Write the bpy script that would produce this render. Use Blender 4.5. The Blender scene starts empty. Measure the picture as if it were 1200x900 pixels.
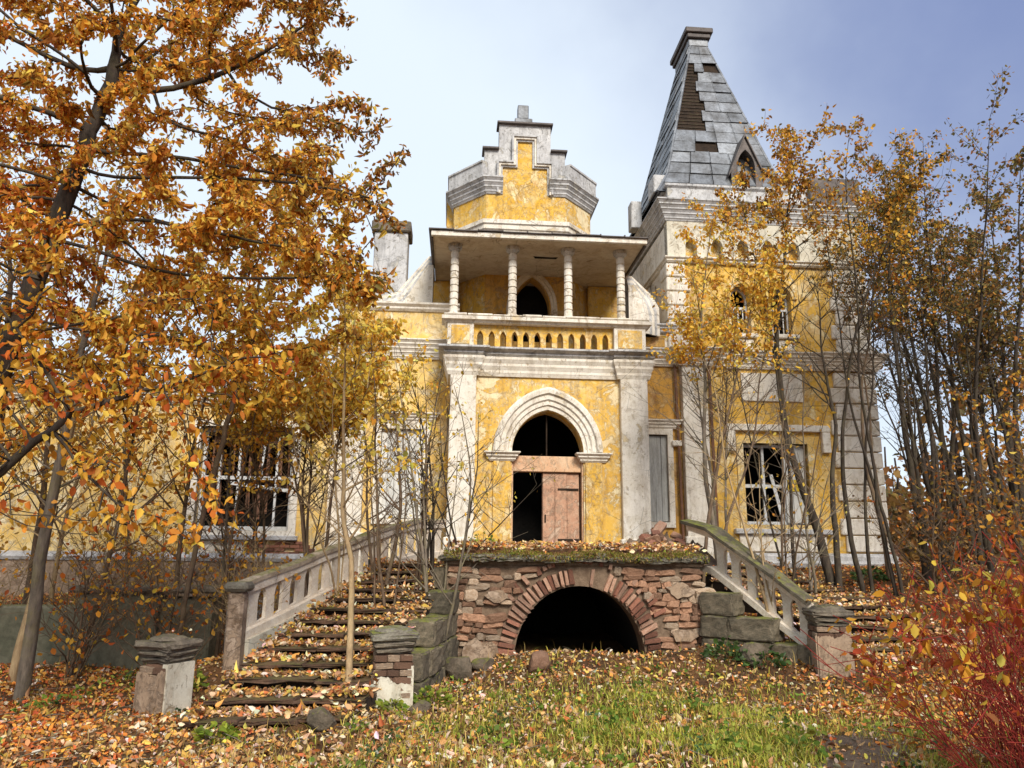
import bpy, bmesh, math, random
import numpy as np
from mathutils import Vector, Matrix

random.seed(7)
RNG = np.random.default_rng(11)
SC = bpy.context.scene
COL = SC.collection
R = math.radians

# ------------------------------------------------------------------ camera
PITCH, ROLL, EYE = R(12.5), R(0.6), 1.65
cam = bpy.data.cameras.new("camera")
cam.sensor_fit = 'HORIZONTAL'
cam.sensor_width = 36.0
cam.lens = 27.06
cam.clip_start, cam.clip_end = 0.05, 3000
cam_ob = bpy.data.objects.new("camera", cam)
COL.objects.link(cam_ob)
_fw = Vector((0, math.cos(PITCH), math.sin(PITCH)))
_up = Vector((0, -math.sin(PITCH), math.cos(PITCH)))
_rt = Vector((1, 0, 0))
_r2 = _rt * math.cos(ROLL) + _up * math.sin(ROLL)
_u2 = -_rt * math.sin(ROLL) + _up * math.cos(ROLL)
_m = Matrix((_r2, _u2, -_fw)).transposed().to_4x4()
_m.translation = Vector((0, 0, EYE))
cam_ob.matrix_world = _m
SC.camera = cam_ob

# ------------------------------------------------------------------ exposure
SC.view_settings.view_transform = 'Standard'
SC.view_settings.look = 'None'
SC.view_settings.gamma = 1
SC.view_settings.exposure = 0.95

# ------------------------------------------------------------------ sky and sun
SUN_EL, SUN_AZ = R(38), R(162)      # azimuth from +Y clockwise: behind the camera, to the right
world = bpy.data.worlds.new("World")
SC.world = world
world.use_nodes = True
wn, wl = world.node_tree.nodes, world.node_tree.links
wn.clear()
w_out = wn.new('ShaderNodeOutputWorld')
w_bg = wn.new('ShaderNodeBackground')
w_bg.inputs['Strength'].default_value = 0.1
w_sky = wn.new('ShaderNodeTexSky')
w_sky.sky_type = 'NISHITA'
w_sky.sun_disc = False
w_sky.sun_elevation = SUN_EL
w_sky.sun_rotation = SUN_AZ
w_sky.air_density, w_sky.dust_density, w_sky.ozone_density = 1.0, 1.5, 2.0
w_tc = wn.new('ShaderNodeTexCoord')
w_noise = wn.new('ShaderNodeTexNoise')
w_noise.inputs['Scale'].default_value = 2.1
w_noise.inputs['Detail'].default_value = 6
w_noise.inputs['Roughness'].default_value = 0.55
wl.new(w_tc.outputs['Generated'], w_noise.inputs['Vector'])
w_dot = wn.new('ShaderNodeVectorMath')
w_dot.operation = 'DOT_PRODUCT'
w_dot.inputs[1].default_value = (0.75, 0.0, 0.66)   # thinner, bluer cloud towards the upper right
wl.new(w_tc.outputs['Generated'], w_dot.inputs[0])
w_add = wn.new('ShaderNodeMath')
w_add.operation = 'MULTIPLY_ADD'
w_add.inputs[1].default_value = 0.36
wl.new(w_noise.outputs['Fac'], w_add.inputs[0])
wl.new(w_dot.outputs['Value'], w_add.inputs[2])
w_map = wn.new('ShaderNodeMapRange')
w_map.interpolation_type = 'SMOOTHSTEP'
w_map.inputs['From Min'].default_value = 0.52
w_map.inputs['From Max'].default_value = 0.96
w_map.inputs['To Min'].default_value = 1.0
w_map.inputs['To Max'].default_value = 0.0
wl.new(w_add.outputs[0], w_map.inputs['Value'])
w_cloud = wn.new('ShaderNodeMixRGB')          # blue-grey cloud to white cloud
w_cloud.inputs['Color1'].default_value = (1.25, 1.6, 2.9, 1)
w_cloud.inputs['Color2'].default_value = (4.7, 5.25, 5.85, 1)
wl.new(w_map.outputs[0], w_cloud.inputs['Fac'])
w_mix = wn.new('ShaderNodeMixRGB')
w_mix.inputs['Fac'].default_value = 0.9
wl.new(w_sky.outputs['Color'], w_mix.inputs['Color1'])
wl.new(w_cloud.outputs['Color'], w_mix.inputs['Color2'])
wl.new(w_mix.outputs['Color'], w_bg.inputs['Color'])
wl.new(w_bg.outputs[0], w_out.inputs['Surface'])

sun = bpy.data.lights.new("sun", 'SUN')
sun.energy = 2.4
sun.angle = R(20)
sun.color = (1.0, 0.95, 0.86)
sun_ob = bpy.data.objects.new("sun", sun)
COL.objects.link(sun_ob)
_sd = Vector((math.sin(SUN_AZ) * math.cos(SUN_EL), math.cos(SUN_AZ) * math.cos(SUN_EL), math.sin(SUN_EL)))
sun_ob.rotation_euler = (-_sd).to_track_quat('-Z', 'Y').to_euler()


# ================================================================== materials
def newmat(name):
    m = bpy.data.materials.new(name)
    m.use_nodes = True
    nt = m.node_tree
    b = nt.nodes['Principled BSDF']
    b.inputs['Specular IOR Level'].default_value = 0.25
    return m, nt, b


class N:
    """small node-graph writer"""
    def __init__(s, nt):
        s.nt = nt
        s.tc = nt.nodes.new('ShaderNodeTexCoord')

    def lk(s, a, b):
        s.nt.links.new(a, b)

    def mapping(s, scale=(1, 1, 1), src='Object', rot=(0, 0, 0)):
        n = s.nt.nodes.new('ShaderNodeMapping')
        n.inputs['Scale'].default_value = scale
        n.inputs['Rotation'].default_value = rot
        s.lk(s.tc.outputs[src], n.inputs['Vector'])
        return n.outputs[0]

    def noise(s, vec, scale, detail=5, rough=0.6, dist=0.0):
        n = s.nt.nodes.new('ShaderNodeTexNoise')
        n.inputs['Scale'].default_value = scale
        n.inputs['Detail'].default_value = detail
        n.inputs['Roughness'].default_value = rough
        n.inputs['Distortion'].default_value = dist
        s.lk(vec, n.inputs['Vector'])
        return n.outputs['Fac']

    def voronoi(s, vec, scale, feature='F1', out='Distance'):
        n = s.nt.nodes.new('ShaderNodeTexVoronoi')
        n.feature = feature
        n.inputs['Scale'].default_value = scale
        s.lk(vec, n.inputs['Vector'])
        return n.outputs[out]

    def ramp(s, fac, stops, interp='LINEAR'):
        n = s.nt.nodes.new('ShaderNodeValToRGB')
        cr = n.color_ramp
        cr.interpolation = interp
        while len(cr.elements) < len(stops):
            cr.elements.new(0.5)
        for e, (p, c) in zip(cr.elements, stops):
            e.position = p
            e.color = c if len(c) == 4 else (*c, 1)
        s.lk(fac, n.inputs['Fac'])
        return n.outputs['Color']

    def mix(s, fac, a, b, mode='MIX'):
        n = s.nt.nodes.new('ShaderNodeMixRGB')
        n.blend_type = mode
        for sock, v in ((n.inputs['Fac'], fac), (n.inputs['Color1'], a), (n.inputs['Color2'], b)):
            if isinstance(v, (int, float)):
                sock.default_value = v
            elif isinstance(v, tuple):
                sock.default_value = v if len(v) == 4 else (*v, 1)
            else:
                s.lk(v, sock)
        return n.outputs[0]

    def math(s, op, a, b=0.0):
        n = s.nt.nodes.new('ShaderNodeMath')
        n.operation = op
        for sock, v in ((n.inputs[0], a), (n.inputs[1], b)):
            if isinstance(v, (int, float)):
                sock.default_value = v
            else:
                s.lk(v, sock)
        return n.outputs[0]

    def bump(s, b, height, strength=0.5, dist=0.02):
        n = s.nt.nodes.new('ShaderNodeBump')
        n.inputs['Strength'].default_value = strength
        n.inputs['Distance'].default_value = dist
        s.lk(height, n.inputs['Height'])
        s.lk(n.outputs[0], b.inputs['Normal'])

    def rnd(s):
        n = s.nt.nodes.new('ShaderNodeObjectInfo')
        return n.outputs['Random']

    def normal_z(s):
        g = s.nt.nodes.new('ShaderNodeNewGeometry')
        x = s.nt.nodes.new('ShaderNodeSeparateXYZ')
        s.lk(g.outputs['Normal'], x.inputs[0])
        return x.outputs['Z']


K, W = (0, 0, 0), (1, 1, 1)


def plaster(name, base, base2, under, under2, peel=0.56, streak=(0.16, 0.11, 0.06), streak_amt=0.35, peel_w=0.03, grime=.4):
    """limewash over render: faded in clouds, flaking in patches and fine crazing, stained by water"""
    m, nt, b = newmat(name)
    g = N(nt)
    v = g.mapping()
    tone = g.mix(g.ramp(g.noise(v, 0.8, 7, 0.68), [(0.36, K), (0.64, W)]), base, base2)
    fade = g.noise(v, 3.4, 8, 0.72, .8)
    tone = g.mix(g.math('MULTIPLY', g.ramp(fade, [(0.46, K), (0.62, W)]), .55), tone, under)
    fine = g.noise(v, 55, 5, 0.75)
    tone = g.mix(0.22, tone, g.ramp(fine, [(0.3, (.3, .25, .18)), (0.7, (.8, .76, .68))]), 'OVERLAY')
    pn = g.noise(v, 1.7, 10, 0.72, 0.7)
    mask = g.ramp(pn, [(peel, K), (peel + peel_w, W)])
    pn2 = g.noise(g.mapping((1, 1, .7)), 7.5, 9, 0.72, 0.5)
    mask2 = g.ramp(pn2, [(peel + 0.02, K), (peel + 0.05, W)])
    zone = g.ramp(g.noise(v, 0.7, 4, .6), [(.40, K), (.52, W)])
    mask = g.mix(1.0, mask, g.math('MULTIPLY', mask2, zone), 'LIGHTEN')
    mask3 = g.ramp(g.noise(g.mapping((1, 1, .6)), 19, 8, 0.75, .6), [(peel + .015, K), (peel + .05, W)])
    zone3 = g.ramp(g.noise(v, 1.3, 5, .65), [(.42, K), (.55, W)])
    mask = g.mix(1.0, mask, g.math('MULTIPLY', mask3, zone3), 'LIGHTEN')
    und = g.mix(g.ramp(g.noise(v, 4.5, 7, 0.72), [(0.42, K), (0.62, W)]), under, under2)
    c = g.mix(mask, tone, und)
    sn = g.noise(g.mapping((2.2, 2.2, 0.3)), 1.8, 7, 0.72, .5)
    c = g.mix(g.math('MULTIPLY', g.ramp(sn, [(0.5, K), (0.76, W)]), streak_amt), c, (*streak, 1), 'MIX')
    gr = g.noise(v, 5.5, 9, 0.78)
    c = g.mix(g.math('MULTIPLY', g.ramp(gr, [(0.54, K), (0.72, W)]), grime), c, (*streak, 1))
    sp = g.noise(v, 34, 7, 0.8)
    c = g.mix(g.math('MULTIPLY', g.ramp(sp, [(0.58, K), (0.68, W)]), grime * 1.1), c, (*streak, 1))
    edge = g.math('MULTIPLY', mask, g.math('SUBTRACT', 1.0, mask))
    c = g.mix(g.math('MULTIPLY', edge, 1.6), c, (*streak, 1))
    cr = g.voronoi(v, 1.7, 'DISTANCE_TO_EDGE')
    crk = g.math('MULTIPLY', g.ramp(cr, [(0.003, W), (0.009, K)]), g.ramp(g.noise(v, 1.1, 3), [(0.52, K), (0.58, W)]))
    c = g.mix(g.math('MULTIPLY', crk, 0.6), c, (.08, .055, .035, 1))
    g.lk(c, b.inputs['Base Color'])
    b.inputs['Roughness'].default_value = 0.93
    h = g.math('ADD', g.math('MULTIPLY', mask, -0.8), g.math('MULTIPLY', g.noise(v, 16, 7, 0.75), 0.45))
    g.bump(b, h, 0.6, 0.014)
    return m


MAT = {}
MAT['yellow'] = plaster('yellow_plaster', (.73, .45, .085), (.68, .39, .075), (.78, .67, .42), (.70, .52, .28), 0.53, (.22, .11, .035), .6, .03, .65)
MAT['yellow_deep'] = plaster('deep_yellow_plaster', (.69, .38, .04), (.67, .41, .08), (.76, .62, .34), (.58, .34, .11), 0.54, (.18, .085, .03), .65, .03, .7)
MAT['yellow_pale'] = plaster('pale_yellow_plaster', (.72, .44, .10), (.74, .52, .19), (.78, .68, .46), (.64, .46, .22), 0.545, (.22, .13, .05), .55, .03, .6)
MAT['ochre'] = plaster('ochre_plaster', (.56, .28, .045), (.62, .36, .09), (.55, .36, .15), (.36, .19, .075), 0.55, (.09, .05, .025), .6, .03, .55)
MAT['white'] = plaster('white_plaster', (.80, .75, .67), (.72, .66, .57), (.56, .49, .38), (.66, .52, .30), 0.58, (.24, .165, .10), .6, .03, .65)
MAT['white_grey'] = plaster('weathered_white_plaster', (.62, .61, .60), (.46, .46, .47), (.34, .33, .32), (.52, .48, .4), 0.57, (.09, .085, .08), .7, .03, .7)
MAT['soffit'] = plaster('soffit_plaster', (.66, .57, .44), (.58, .48, .36), (.42, .3, .18), (.3, .2, .11), 0.62, (.2, .13, .07), .3)
MAT['coat_brown'] = plaster('stained_brown_render', (.36, .26, .18), (.26, .18, .12), (.44, .33, .24), (.2, .13, .08), 0.53, (.07, .045, .03), .5, .03, .6)
MAT['coat_pale'] = plaster('stained_pale_render', (.66, .62, .52), (.56, .52, .42), (.48, .4, .3), (.4, .3, .2), 0.58, (.16, .13, .07), .5, .03, .5)


def simple(name, c1, c2, scale=6, rough=0.9, bump=0.5, dist=0.02, detail=7, metallic=0.0, lo=.35, hi=.65, rnd=0.0, moss=0.0, spec=.25, stretch=(1, 1, 1), src='Object'):
    m, nt, b = newmat(name)
    g = N(nt)
    v = g.mapping(stretch, src)
    n = g.noise(v, scale, detail, 0.68)
    c = g.mix(g.ramp(n, [(lo, K), (hi, W)]), (*c1, 1), (*c2, 1))
    f = g.noise(v, scale * 7, 5, 0.7)
    c = g.mix(.5, c, g.ramp(f, [(0.25, (.15, .15, .15)), (0.75, (.85, .85, .85))]), 'OVERLAY')
    if rnd:
        r = g.ramp(g.rnd(), [(0, (1 - rnd,) * 3), (1, (1 + rnd * .6, 1 + rnd * .5, 1 + rnd * .4))])
        c = g.mix(1.0, c, r, 'MULTIPLY')
    if moss:
        # moss grows on the faces that look up
        up = g.ramp(g.math('SUBTRACT', g.math('ADD', g.normal_z(), g.math('MULTIPLY', g.noise(v, 5, 6, .7), 1.2)), .9), [(.52, K), (.78, W)])
        mc = g.ramp(g.noise(v, 14, 6, .7), [(.3, (.08, .09, .015)), (.7, (.30, .31, .045))])
        c = g.mix(g.math('MULTIPLY', up, moss), c, mc)
    g.lk(c, b.inputs['Base Color'])
    b.inputs['Roughness'].default_value = rough
    b.inputs['Metallic'].default_value = metallic
    b.inputs['Specular IOR Level'].default_value = spec
    g.bump(b, g.math('ADD', g.math('MULTIPLY', n, .7), g.math('MULTIPLY', f, .5)), bump, dist)
    return m


MAT['zinc'] = simple('zinc_sheet', (.25, .27, .295), (.085, .085, .085), 2.2, .55, .6, .02, metallic=.2, rnd=.28, spec=.4)
MAT['brick_dull'] = simple('dull_brick', (.21, .12, .08), (.12, .07, .045), 9, .95, .9, .015, rnd=.4)
MAT['roof_tin'] = simple('roof_tin', (.13, .11, .1), (.06, .05, .045), 3, .6, .4, .01, metallic=.2, rnd=.2)
MAT['rust'] = simple('rust_boards_riser_shade', (.045, .028, .017), (.018, .012, .008), 5, .95, .8, .02)
MAT['brick'] = simple('red_brick', (.38, .165, .105), (.20, .10, .07), 7, .95, 1.0, .02, rnd=.5, src='Object')
MAT['brick_pale'] = simple('limed_brick', (.52, .36, .26), (.40, .20, .13), 7, .95, 1.0, .02, rnd=.4)
MAT['rubble'] = simple('rubble_stone', (.52, .31, .20), (.31, .165, .10), 7, .95, 1.0, .03, rnd=.5)
MAT['rubble_pale'] = simple('limed_stone', (.58, .47, .35), (.42, .28, .18), 6, .95, 1.0, .03, rnd=.4)
MAT['mortar'] = simple('old_mortar', (.25, .175, .115), (.13, .085, .055), 9, .98, 1.0, .03)
MAT['block'] = simple('mossy_block', (.20, .165, .115), (.075, .065, .045), 4, .95, .9, .03, rnd=.35, moss=.9)
MAT['concrete'] = simple('grey_concrete', (.20, .185, .13), (.11, .11, .075), 1.8, .95, .6, .02, moss=.5)
MAT['step'] = simple('step_stone', (.13, .075, .045), (.055, .035, .025), 5, .95, .9, .02, rnd=.3, moss=.25)
MAT['baluster'] = simple('baluster_stone', (.82, .73, .60), (.62, .51, .39), 5, .95, .7, .02, rnd=.15)
MAT['rail'] = simple('rail_stone', (.50, .41, .30), (.26, .2, .14), 5, .95, .8, .02, moss=.8)
MAT['cap'] = simple('cap_stone', (.22, .18, .13), (.09, .075, .06), 6, .95, .9, .03, moss=.25)
MAT['capmoss'] = simple('mossy_cap_stone', (.24, .22, .17), (.13, .11, .085), 6, .95, .9, .03, moss=1.0)
MAT['boulder'] = simple('boulder_stone', (.17, .13, .09), (.08, .065, .045), 5, .95, 1.0, .04, moss=.9)
MAT['door'] = plaster('door_paint', (.50, .29, .19), (.42, .23, .15), (.58, .42, .3), (.34, .22, .15), .53, (.14, .07, .04), .6, .04, .5)
MAT['lintel'] = plaster('lintel_paint', (.64, .38, .24), (.58, .36, .2), (.68, .52, .36), (.45, .28, .16), .55, (.2, .11, .06), .4, .04, .4)
MAT['plank_grey'] = simple('grey_plank', (.52, .52, .49), (.33, .32, .29), 4, .9, .6, .008, stretch=(5, 5, .5), rnd=.2)
MAT['plank_white'] = simple('white_plank', (.70, .69, .65), (.52, .5, .45), 4, .9, .5, .008, stretch=(4, 4, .5), rnd=.12)
MAT['frame'] = simple('window_paint', (.68, .68, .67), (.45, .44, .41), 8, .7, .4, .006)
MAT['dark'] = simple('painted_interior_shade', (.02, .017, .014), (.01, .009, .008), 2, .98, .3, .02)  # near-black colour stands in for the darkness inside rooms, cellar and openings
MAT['board_yellow'] = simple('mustard_board', (.58, .40, .035), (.5, .34, .03), 4, .8, .3, .005)
MAT['pipe'] = simple('rusty_pipe', (.22, .10, .05), (.11, .06, .04), 8, .7, .4, .004)


def bark(name, c1, c2, moss=(.10, .11, .03), amt=.4):
    m, nt, b = newmat(name)
    g = N(nt)
    v = g.mapping((1, 1, .22))
    n = g.noise(v, 22, 7, .7)
    c = g.mix(g.ramp(n, [(.35, K), (.65, W)]), (*c1, 1), (*c2, 1))
    p = g.ramp(g.noise(g.mapping(), 3.5, 5, .7), [(.48, K), (.62, W)])
    c = g.mix(g.math('MULTIPLY', p, amt), c, (*moss, 1))
    g.lk(c, b.inputs['Base Color'])
    b.inputs['Roughness'].default_value = .95
    g.bump(b, n, .9, .02)
    return m


MAT['bark_dark'] = bark('dark_bark', (.075, .055, .04), (.03, .024, .018), (.12, .10, .05), .35)
MAT['bark_brown'] = bark('brown_bark', (.20, .13, .08), (.09, .06, .04), (.16, .13, .06), .4)
MAT['bark_grey'] = bark('grey_bark', (.24, .19, .14), (.10, .08, .06), (.20, .17, .07), .5)
MAT['bark_pale'] = bark('pale_bark', (.46, .33, .18), (.26, .17, .09), (.34, .26, .12), .4)
MAT['bark_red'] = bark('red_stem', (.34, .035, .025), (.15, .02, .016), (.30, .09, .035), .5)


def leafmat(name, transl=.4, rough=.6):
    m, nt, b = newmat(name)
    g = N(nt)
    a = nt.nodes.new('ShaderNodeAttribute')
    a.attribute_name = 'leaf_colour'
    g.lk(a.outputs['Color'], b.inputs['Base Color'])
    b.inputs['Roughness'].default_value = rough
    b.inputs['Specular IOR Level'].default_value = .2
    t = nt.nodes.new('ShaderNodeBsdfTranslucent')
    g.lk(a.outputs['Color'], t.inputs['Color'])
    mx = nt.nodes.new('ShaderNodeMixShader')
    mx.inputs[0].default_value = transl
    g.lk(b.outputs[0], mx.inputs[1])
    g.lk(t.outputs[0], mx.inputs[2])
    g.lk(mx.outputs[0], nt.nodes['Material Output'].inputs['Surface'])
    return m


MAT['leaf'] = leafmat('leaf', .42)
MAT['litter'] = leafmat('dead_leaf', .12, .75)
MAT['grass'] = leafmat('grass_blade', .3)


def groundmat():
    m, nt, b = newmat('forest_floor')
    g = N(nt)
    v = g.mapping()
    n1 = g.noise(v, 1.1, 7, .7)
    c = g.mix(g.ramp(n1, [(.42, K), (.58, W)]), (.10, .055, .028, 1), (.20, .10, .04, 1))
    n2 = g.noise(v, 30, 6, .75)
    c = g.mix(.6, c, g.ramp(n2, [(.25, (.1, .08, .06)), (.75, (.9, .8, .66))]), 'OVERLAY')
    n3 = g.noise(v, .55, 5, .65)
    c = g.mix(g.math('MULTIPLY', g.ramp(n3, [(.53, K), (.66, W)]), .6), c, (.10, .10, .02, 1))
    g.lk(c, b.inputs['Base Color'])
    b.inputs['Roughness'].default_value = 1
    g.bump(b, g.math('ADD', n2, n1), 1.0, .05)
    return m


MAT['ground'] = groundmat()
MAT['soil'] = simple('path_soil', (.20, .14, .095), (.11, .075, .05), 7, 1, 1, .03)


# ================================================================== object helpers
def link(o, parent=None):
    COL.objects.link(o)
    if parent is not None:
        o.parent = parent
    return o


def tag(o, label=None, cat=None, group=None, kind=None):
    if label:
        o['label'] = label
    if cat:
        o['category'] = cat
    if group:
        o['group'] = group
    if kind:
        o['kind'] = kind
    return o


def thing(name, label, cat, loc=(0, 0, 0), rz=0.0, group=None):
    o = bpy.data.objects.new(name, None)
    o.empty_display_size = .2
    o.location = loc
    o.rotation_euler = (0, 0, rz)
    link(o)
    return tag(o, label, cat, group)


def obj(name, bm, mat, parent=None, smooth=False):
    me = bpy.data.meshes.new(name)
    bm.normal_update()
    bm.to_mesh(me)
    bm.free()
    me.materials.append(MAT[mat] if isinstance(mat, str) else mat)
    if smooth:
        for p in me.polygons:
            p.use_smooth = True
    return link(bpy.data.objects.new(name, me), parent)


def inst(name, me, parent, loc=(0, 0, 0), rot=(0, 0, 0), scale=(1, 1, 1)):
    o = bpy.data.objects.new(name, me)
    o.location, o.rotation_euler, o.scale = loc, rot, scale
    return link(o, parent)


def mesh_of(name, bm, mat):
    me = bpy.data.meshes.new(name)
    bm.normal_update()
    bm.to_mesh(me)
    bm.free()
    me.materials.append(MAT[mat])
    return me


def box_into(bm, x0, x1, y0, y1, z0, z1, bevel=0.0):
    vs = [bm.verts.new(p) for p in ((x0, y0, z0), (x1, y0, z0), (x1, y1, z0), (x0, y1, z0), (x0, y0, z1), (x1, y0, z1), (x1, y1, z1), (x0, y1, z1))]
    fs = [(0, 3, 2, 1), (4, 5, 6, 7), (0, 1, 5, 4), (1, 2, 6, 5), (2, 3, 7, 6), (3, 0, 4, 7)]
    faces = [bm.faces.new([vs[i] for i in f]) for f in fs]
    if bevel:
        es = list({e for f in faces for e in f.edges})
        bmesh.ops.bevel(bm, geom=es, offset=bevel, segments=1, affect='EDGES', profile=.5)
    return vs


def box(x0, x1, y0, y1, z0, z1, bevel=0.0):
    bm = bmesh.new()
    box_into(bm, x0, x1, y0, y1, z0, z1, bevel)
    return bm


def slab(outer, holes=(), v0=0.0, v1=0.4):
    """wall in the (u, z) plane with openings, front face at v0, back at v1"""
    bm = bmesh.new()
    edges = []
    for loop in (outer, *holes):
        vs = [bm.verts.new((u, v0, z)) for u, z in loop]
        for i in range(len(vs)):
            edges.append(bm.edges.new((vs[i], vs[(i + 1) % len(vs)])))
    bmesh.ops.triangle_fill(bm, use_beauty=True, use_dissolve=False, edges=edges, normal=(0, -1, 0))
    geom = list(bm.faces)
    r = bmesh.ops.extrude_face_region(bm, geom=geom)
    bmesh.ops.translate(bm, vec=(0, v1 - v0, 0), verts=[g for g in r['geom'] if isinstance(g, bmesh.types.BMVert)])
    bmesh.ops.recalc_face_normals(bm, faces=bm.faces)
    return bm


def rect(u0, u1, z0, z1):
    return [(u0, z0), (u1, z0), (u1, z1), (u0, z1)]


def parch(uc, w, zs, h, n=9):
    """pointed arch curve from the right springing over the apex to the left springing"""
    rr = (w * w + h * h) / (2 * w)
    a1 = math.asin(min(1, h / rr)) if h <= rr else math.pi - math.asin(h / rr)
    right = [(uc + (w - rr) + rr * math.cos(a1 * i / n), zs + rr * math.sin(a1 * i / n)) for i in range(n + 1)]
    left = [(2 * uc - u, z) for u, z in reversed(right[:-1])]
    return right + left


def arch_hole(uc, w, z0, zs, h, n=9):
    return [(uc - w, z0), (uc + w, z0)] + parch(uc, w, zs, h, n)


def arch_band(uc, w, zs, h, profile, v0, n=10):
    """moulding swept round a pointed arch; profile = [(radial out, proud)]"""
    bm = bmesh.new()
    rows = []
    for out, proud in profile:
        k = out * (1.0 + .25 * (h / w - 1))
        c = parch(uc, w + out, zs, h + k * 1.15, n)
        rows.append([bm.verts.new((u, v0 - proud, z)) for u, z in c])
    for a, b in zip(rows[:-1], rows[1:]):
        for i in range(len(a) - 1):
            bm.faces.new((a[i], a[i + 1], b[i + 1], b[i]))
    for e in (0, -1):
        try:
            bm.faces.new([r[e] for r in rows])
        except ValueError:
            pass
    bmesh.ops.recalc_face_normals(bm, faces=bm.faces)
    return bm


def sweep(path, profile, closed=False):
    """moulding along a plan path; profile = [(out, z)], out is to the right of travel"""
    bm = bmesh.new()
    n = len(path)
    rings = []
    for i, p in enumerate(path):
        p = Vector(p)
        d0 = (p - Vector(path[i - 1])) if (i > 0 or closed) else None
        d1 = (Vector(path[(i + 1) % n]) - p) if (i < n - 1 or closed) else None
        d0 = d0 or d1
        d1 = d1 or d0
        n0 = Vector((d0.y, -d0.x)).normalized()
        n1 = Vector((d1.y, -d1.x)).normalized()
        m = (n0 + n1).normalized()
        m = m / max(.3, m.dot(n0))
        rings.append([bm.verts.new((p.x + m.x * o, p.y + m.y * o, z)) for o, z in profile])
    rng = range(n) if closed else range(n - 1)
    k = len(profile)
    for i in rng:
        a, b = rings[i], rings[(i + 1) % n]
        for j in range(k):
            bm.faces.new((a[j], b[j], b[(j + 1) % k], a[(j + 1) % k]))
    if not closed:
        bm.faces.new(rings[0])
        bm.faces.new(list(reversed(rings[-1])))
    bmesh.ops.recalc_face_normals(bm, faces=bm.faces)
    return bm


def cornice(z0, z1, out, back=.05, steps=4):
    """classical stepped and sloped profile growing outwards to the top"""
    pr = [(-back, z0), (out * .12, z0)]
    for i in range(steps):
        t0, t1 = i / steps, (i + 1) / steps
        o = out * (.12 + .88 * t1 ** 1.2)
        pr.append((o - out * .06, z0 + (z1 - z0) * (t0 + .45 / steps)))
        pr.append((o, z0 + (z1 - z0) * (t0 + .55 / steps)))
        pr.append((o, z0 + (z1 - z0) * (t1 - .02)))
    pr.append((-back, z1 + .02))
    return pr


def roughen(bm, amt, seed=0):
    rr = random.Random(seed)
    for v in bm.verts:
        v.co += Vector((rr.uniform(-1, 1), rr.uniform(-1, 1), rr.uniform(-1, 1))) * amt


def stone_mesh(name, mat, seed, j=.16):
    """a unit block with knocked-off corners"""
    bm = box(-.5, .5, -.5, .5, -.5, .5, .19)
    roughen(bm, j * .2, seed)
    return mesh_of(name, bm, mat)


def cylinder_into(bm, p0, p1, r0, r1, n=8):
    p0, p1 = Vector(p0), Vector(p1)
    d = (p1 - p0).normalized()
    a = d.orthogonal().normalized()
    b = d.cross(a)
    r = []
    for p, rad in ((p0, r0), (p1, r1)):
        r.append([bm.verts.new(p + (a * math.cos(2 * math.pi * i / n) + b * math.sin(2 * math.pi * i / n)) * rad) for i in range(n)])
    for i in range(n):
        bm.faces.new((r[0][i], r[0][(i + 1) % n], r[1][(i + 1) % n], r[1][i]))
    bm.faces.new(list(reversed(r[0])))
    bm.faces.new(r[1])


def np_mesh(name, verts, quads, mat, cols=None, smooth=False):
    me = bpy.data.meshes.new(name)
    verts = np.asarray(verts, np.float32)
    quads = np.asarray(quads, np.int32)
    nf, k = quads.shape
    me.vertices.add(len(verts))
    me.vertices.foreach_set('co', verts.ravel())
    me.loops.add(nf * k)
    me.loops.foreach_set('vertex_index', quads.ravel())
    me.polygons.add(nf)
    me.polygons.foreach_set('loop_start', np.arange(0, nf * k, k, dtype=np.int32))
    if smooth:
        me.polygons.foreach_set('use_smooth', np.ones(nf, bool))
    me.update(calc_edges=True)
    if cols is not None:
        at = me.attributes.new('leaf_colour', 'FLOAT_COLOR', 'POINT')
        c = np.ones((len(verts), 4), np.float32)
        c[:, :3] = cols
        at.data.foreach_set('color', c.ravel())
    me.materials.append(MAT[mat])
    return me


def unit(a):
    return a / np.maximum(np.linalg.norm(a, axis=1, keepdims=True), 1e-9)


def palette(n, pal, jit=.12, rng=RNG):
    pal = np.array(pal, float)
    w = pal[:, 3] / pal[:, 3].sum()
    c = pal[rng.choice(len(pal), n, p=w), :3]
    return np.clip(c * (1 + rng.normal(0, jit, (n, 1))) * (1 + rng.normal(0, jit * .4, (n, 3))), .004, .95)


def leaf_arrays(pos, size, axis, cols, width=.52, fold=.35, rng=RNG, curl=.25):
    """six-point leaves folded along the midrib and curled at the tip"""
    n = len(pos)
    ax = unit(axis)
    rnd = rng.normal(0, 1, (n, 3))
    side = unit(np.cross(ax, rnd))
    nor = np.cross(side, ax)
    s = (size * rng.uniform(.65, 1.3, n))[:, None]
    wd = s * width * .5 * rng.uniform(.8, 1.2, (n, 1))
    fo = fold * rng.uniform(.2, 1.6, (n, 1))
    cu = curl * rng.normal(0, 1, (n, 1))
    V = np.empty((n, 6, 3))
    V[:, 0] = pos
    V[:, 1] = pos + ax * s * .33 + side * wd + nor * wd * fo
    V[:, 2] = pos + ax * s * .70 + side * wd * .8 + nor * (wd * fo + s * cu * .25)
    V[:, 3] = pos + ax * s + nor * s * cu
    V[:, 4] = pos + ax * s * .70 - side * wd * .8 + nor * (wd * fo + s * cu * .25)
    V[:, 5] = pos + ax * s * .33 - side * wd + nor * wd * fo
    base = np.arange(n)[:, None] * 6
    q = np.concatenate([base + np.array([[0, 1, 2, 3]]), base + np.array([[0, 3, 4, 5]])], 0)
    return V.reshape(-1, 3), q, np.repeat(cols, 6, 0)


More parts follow.
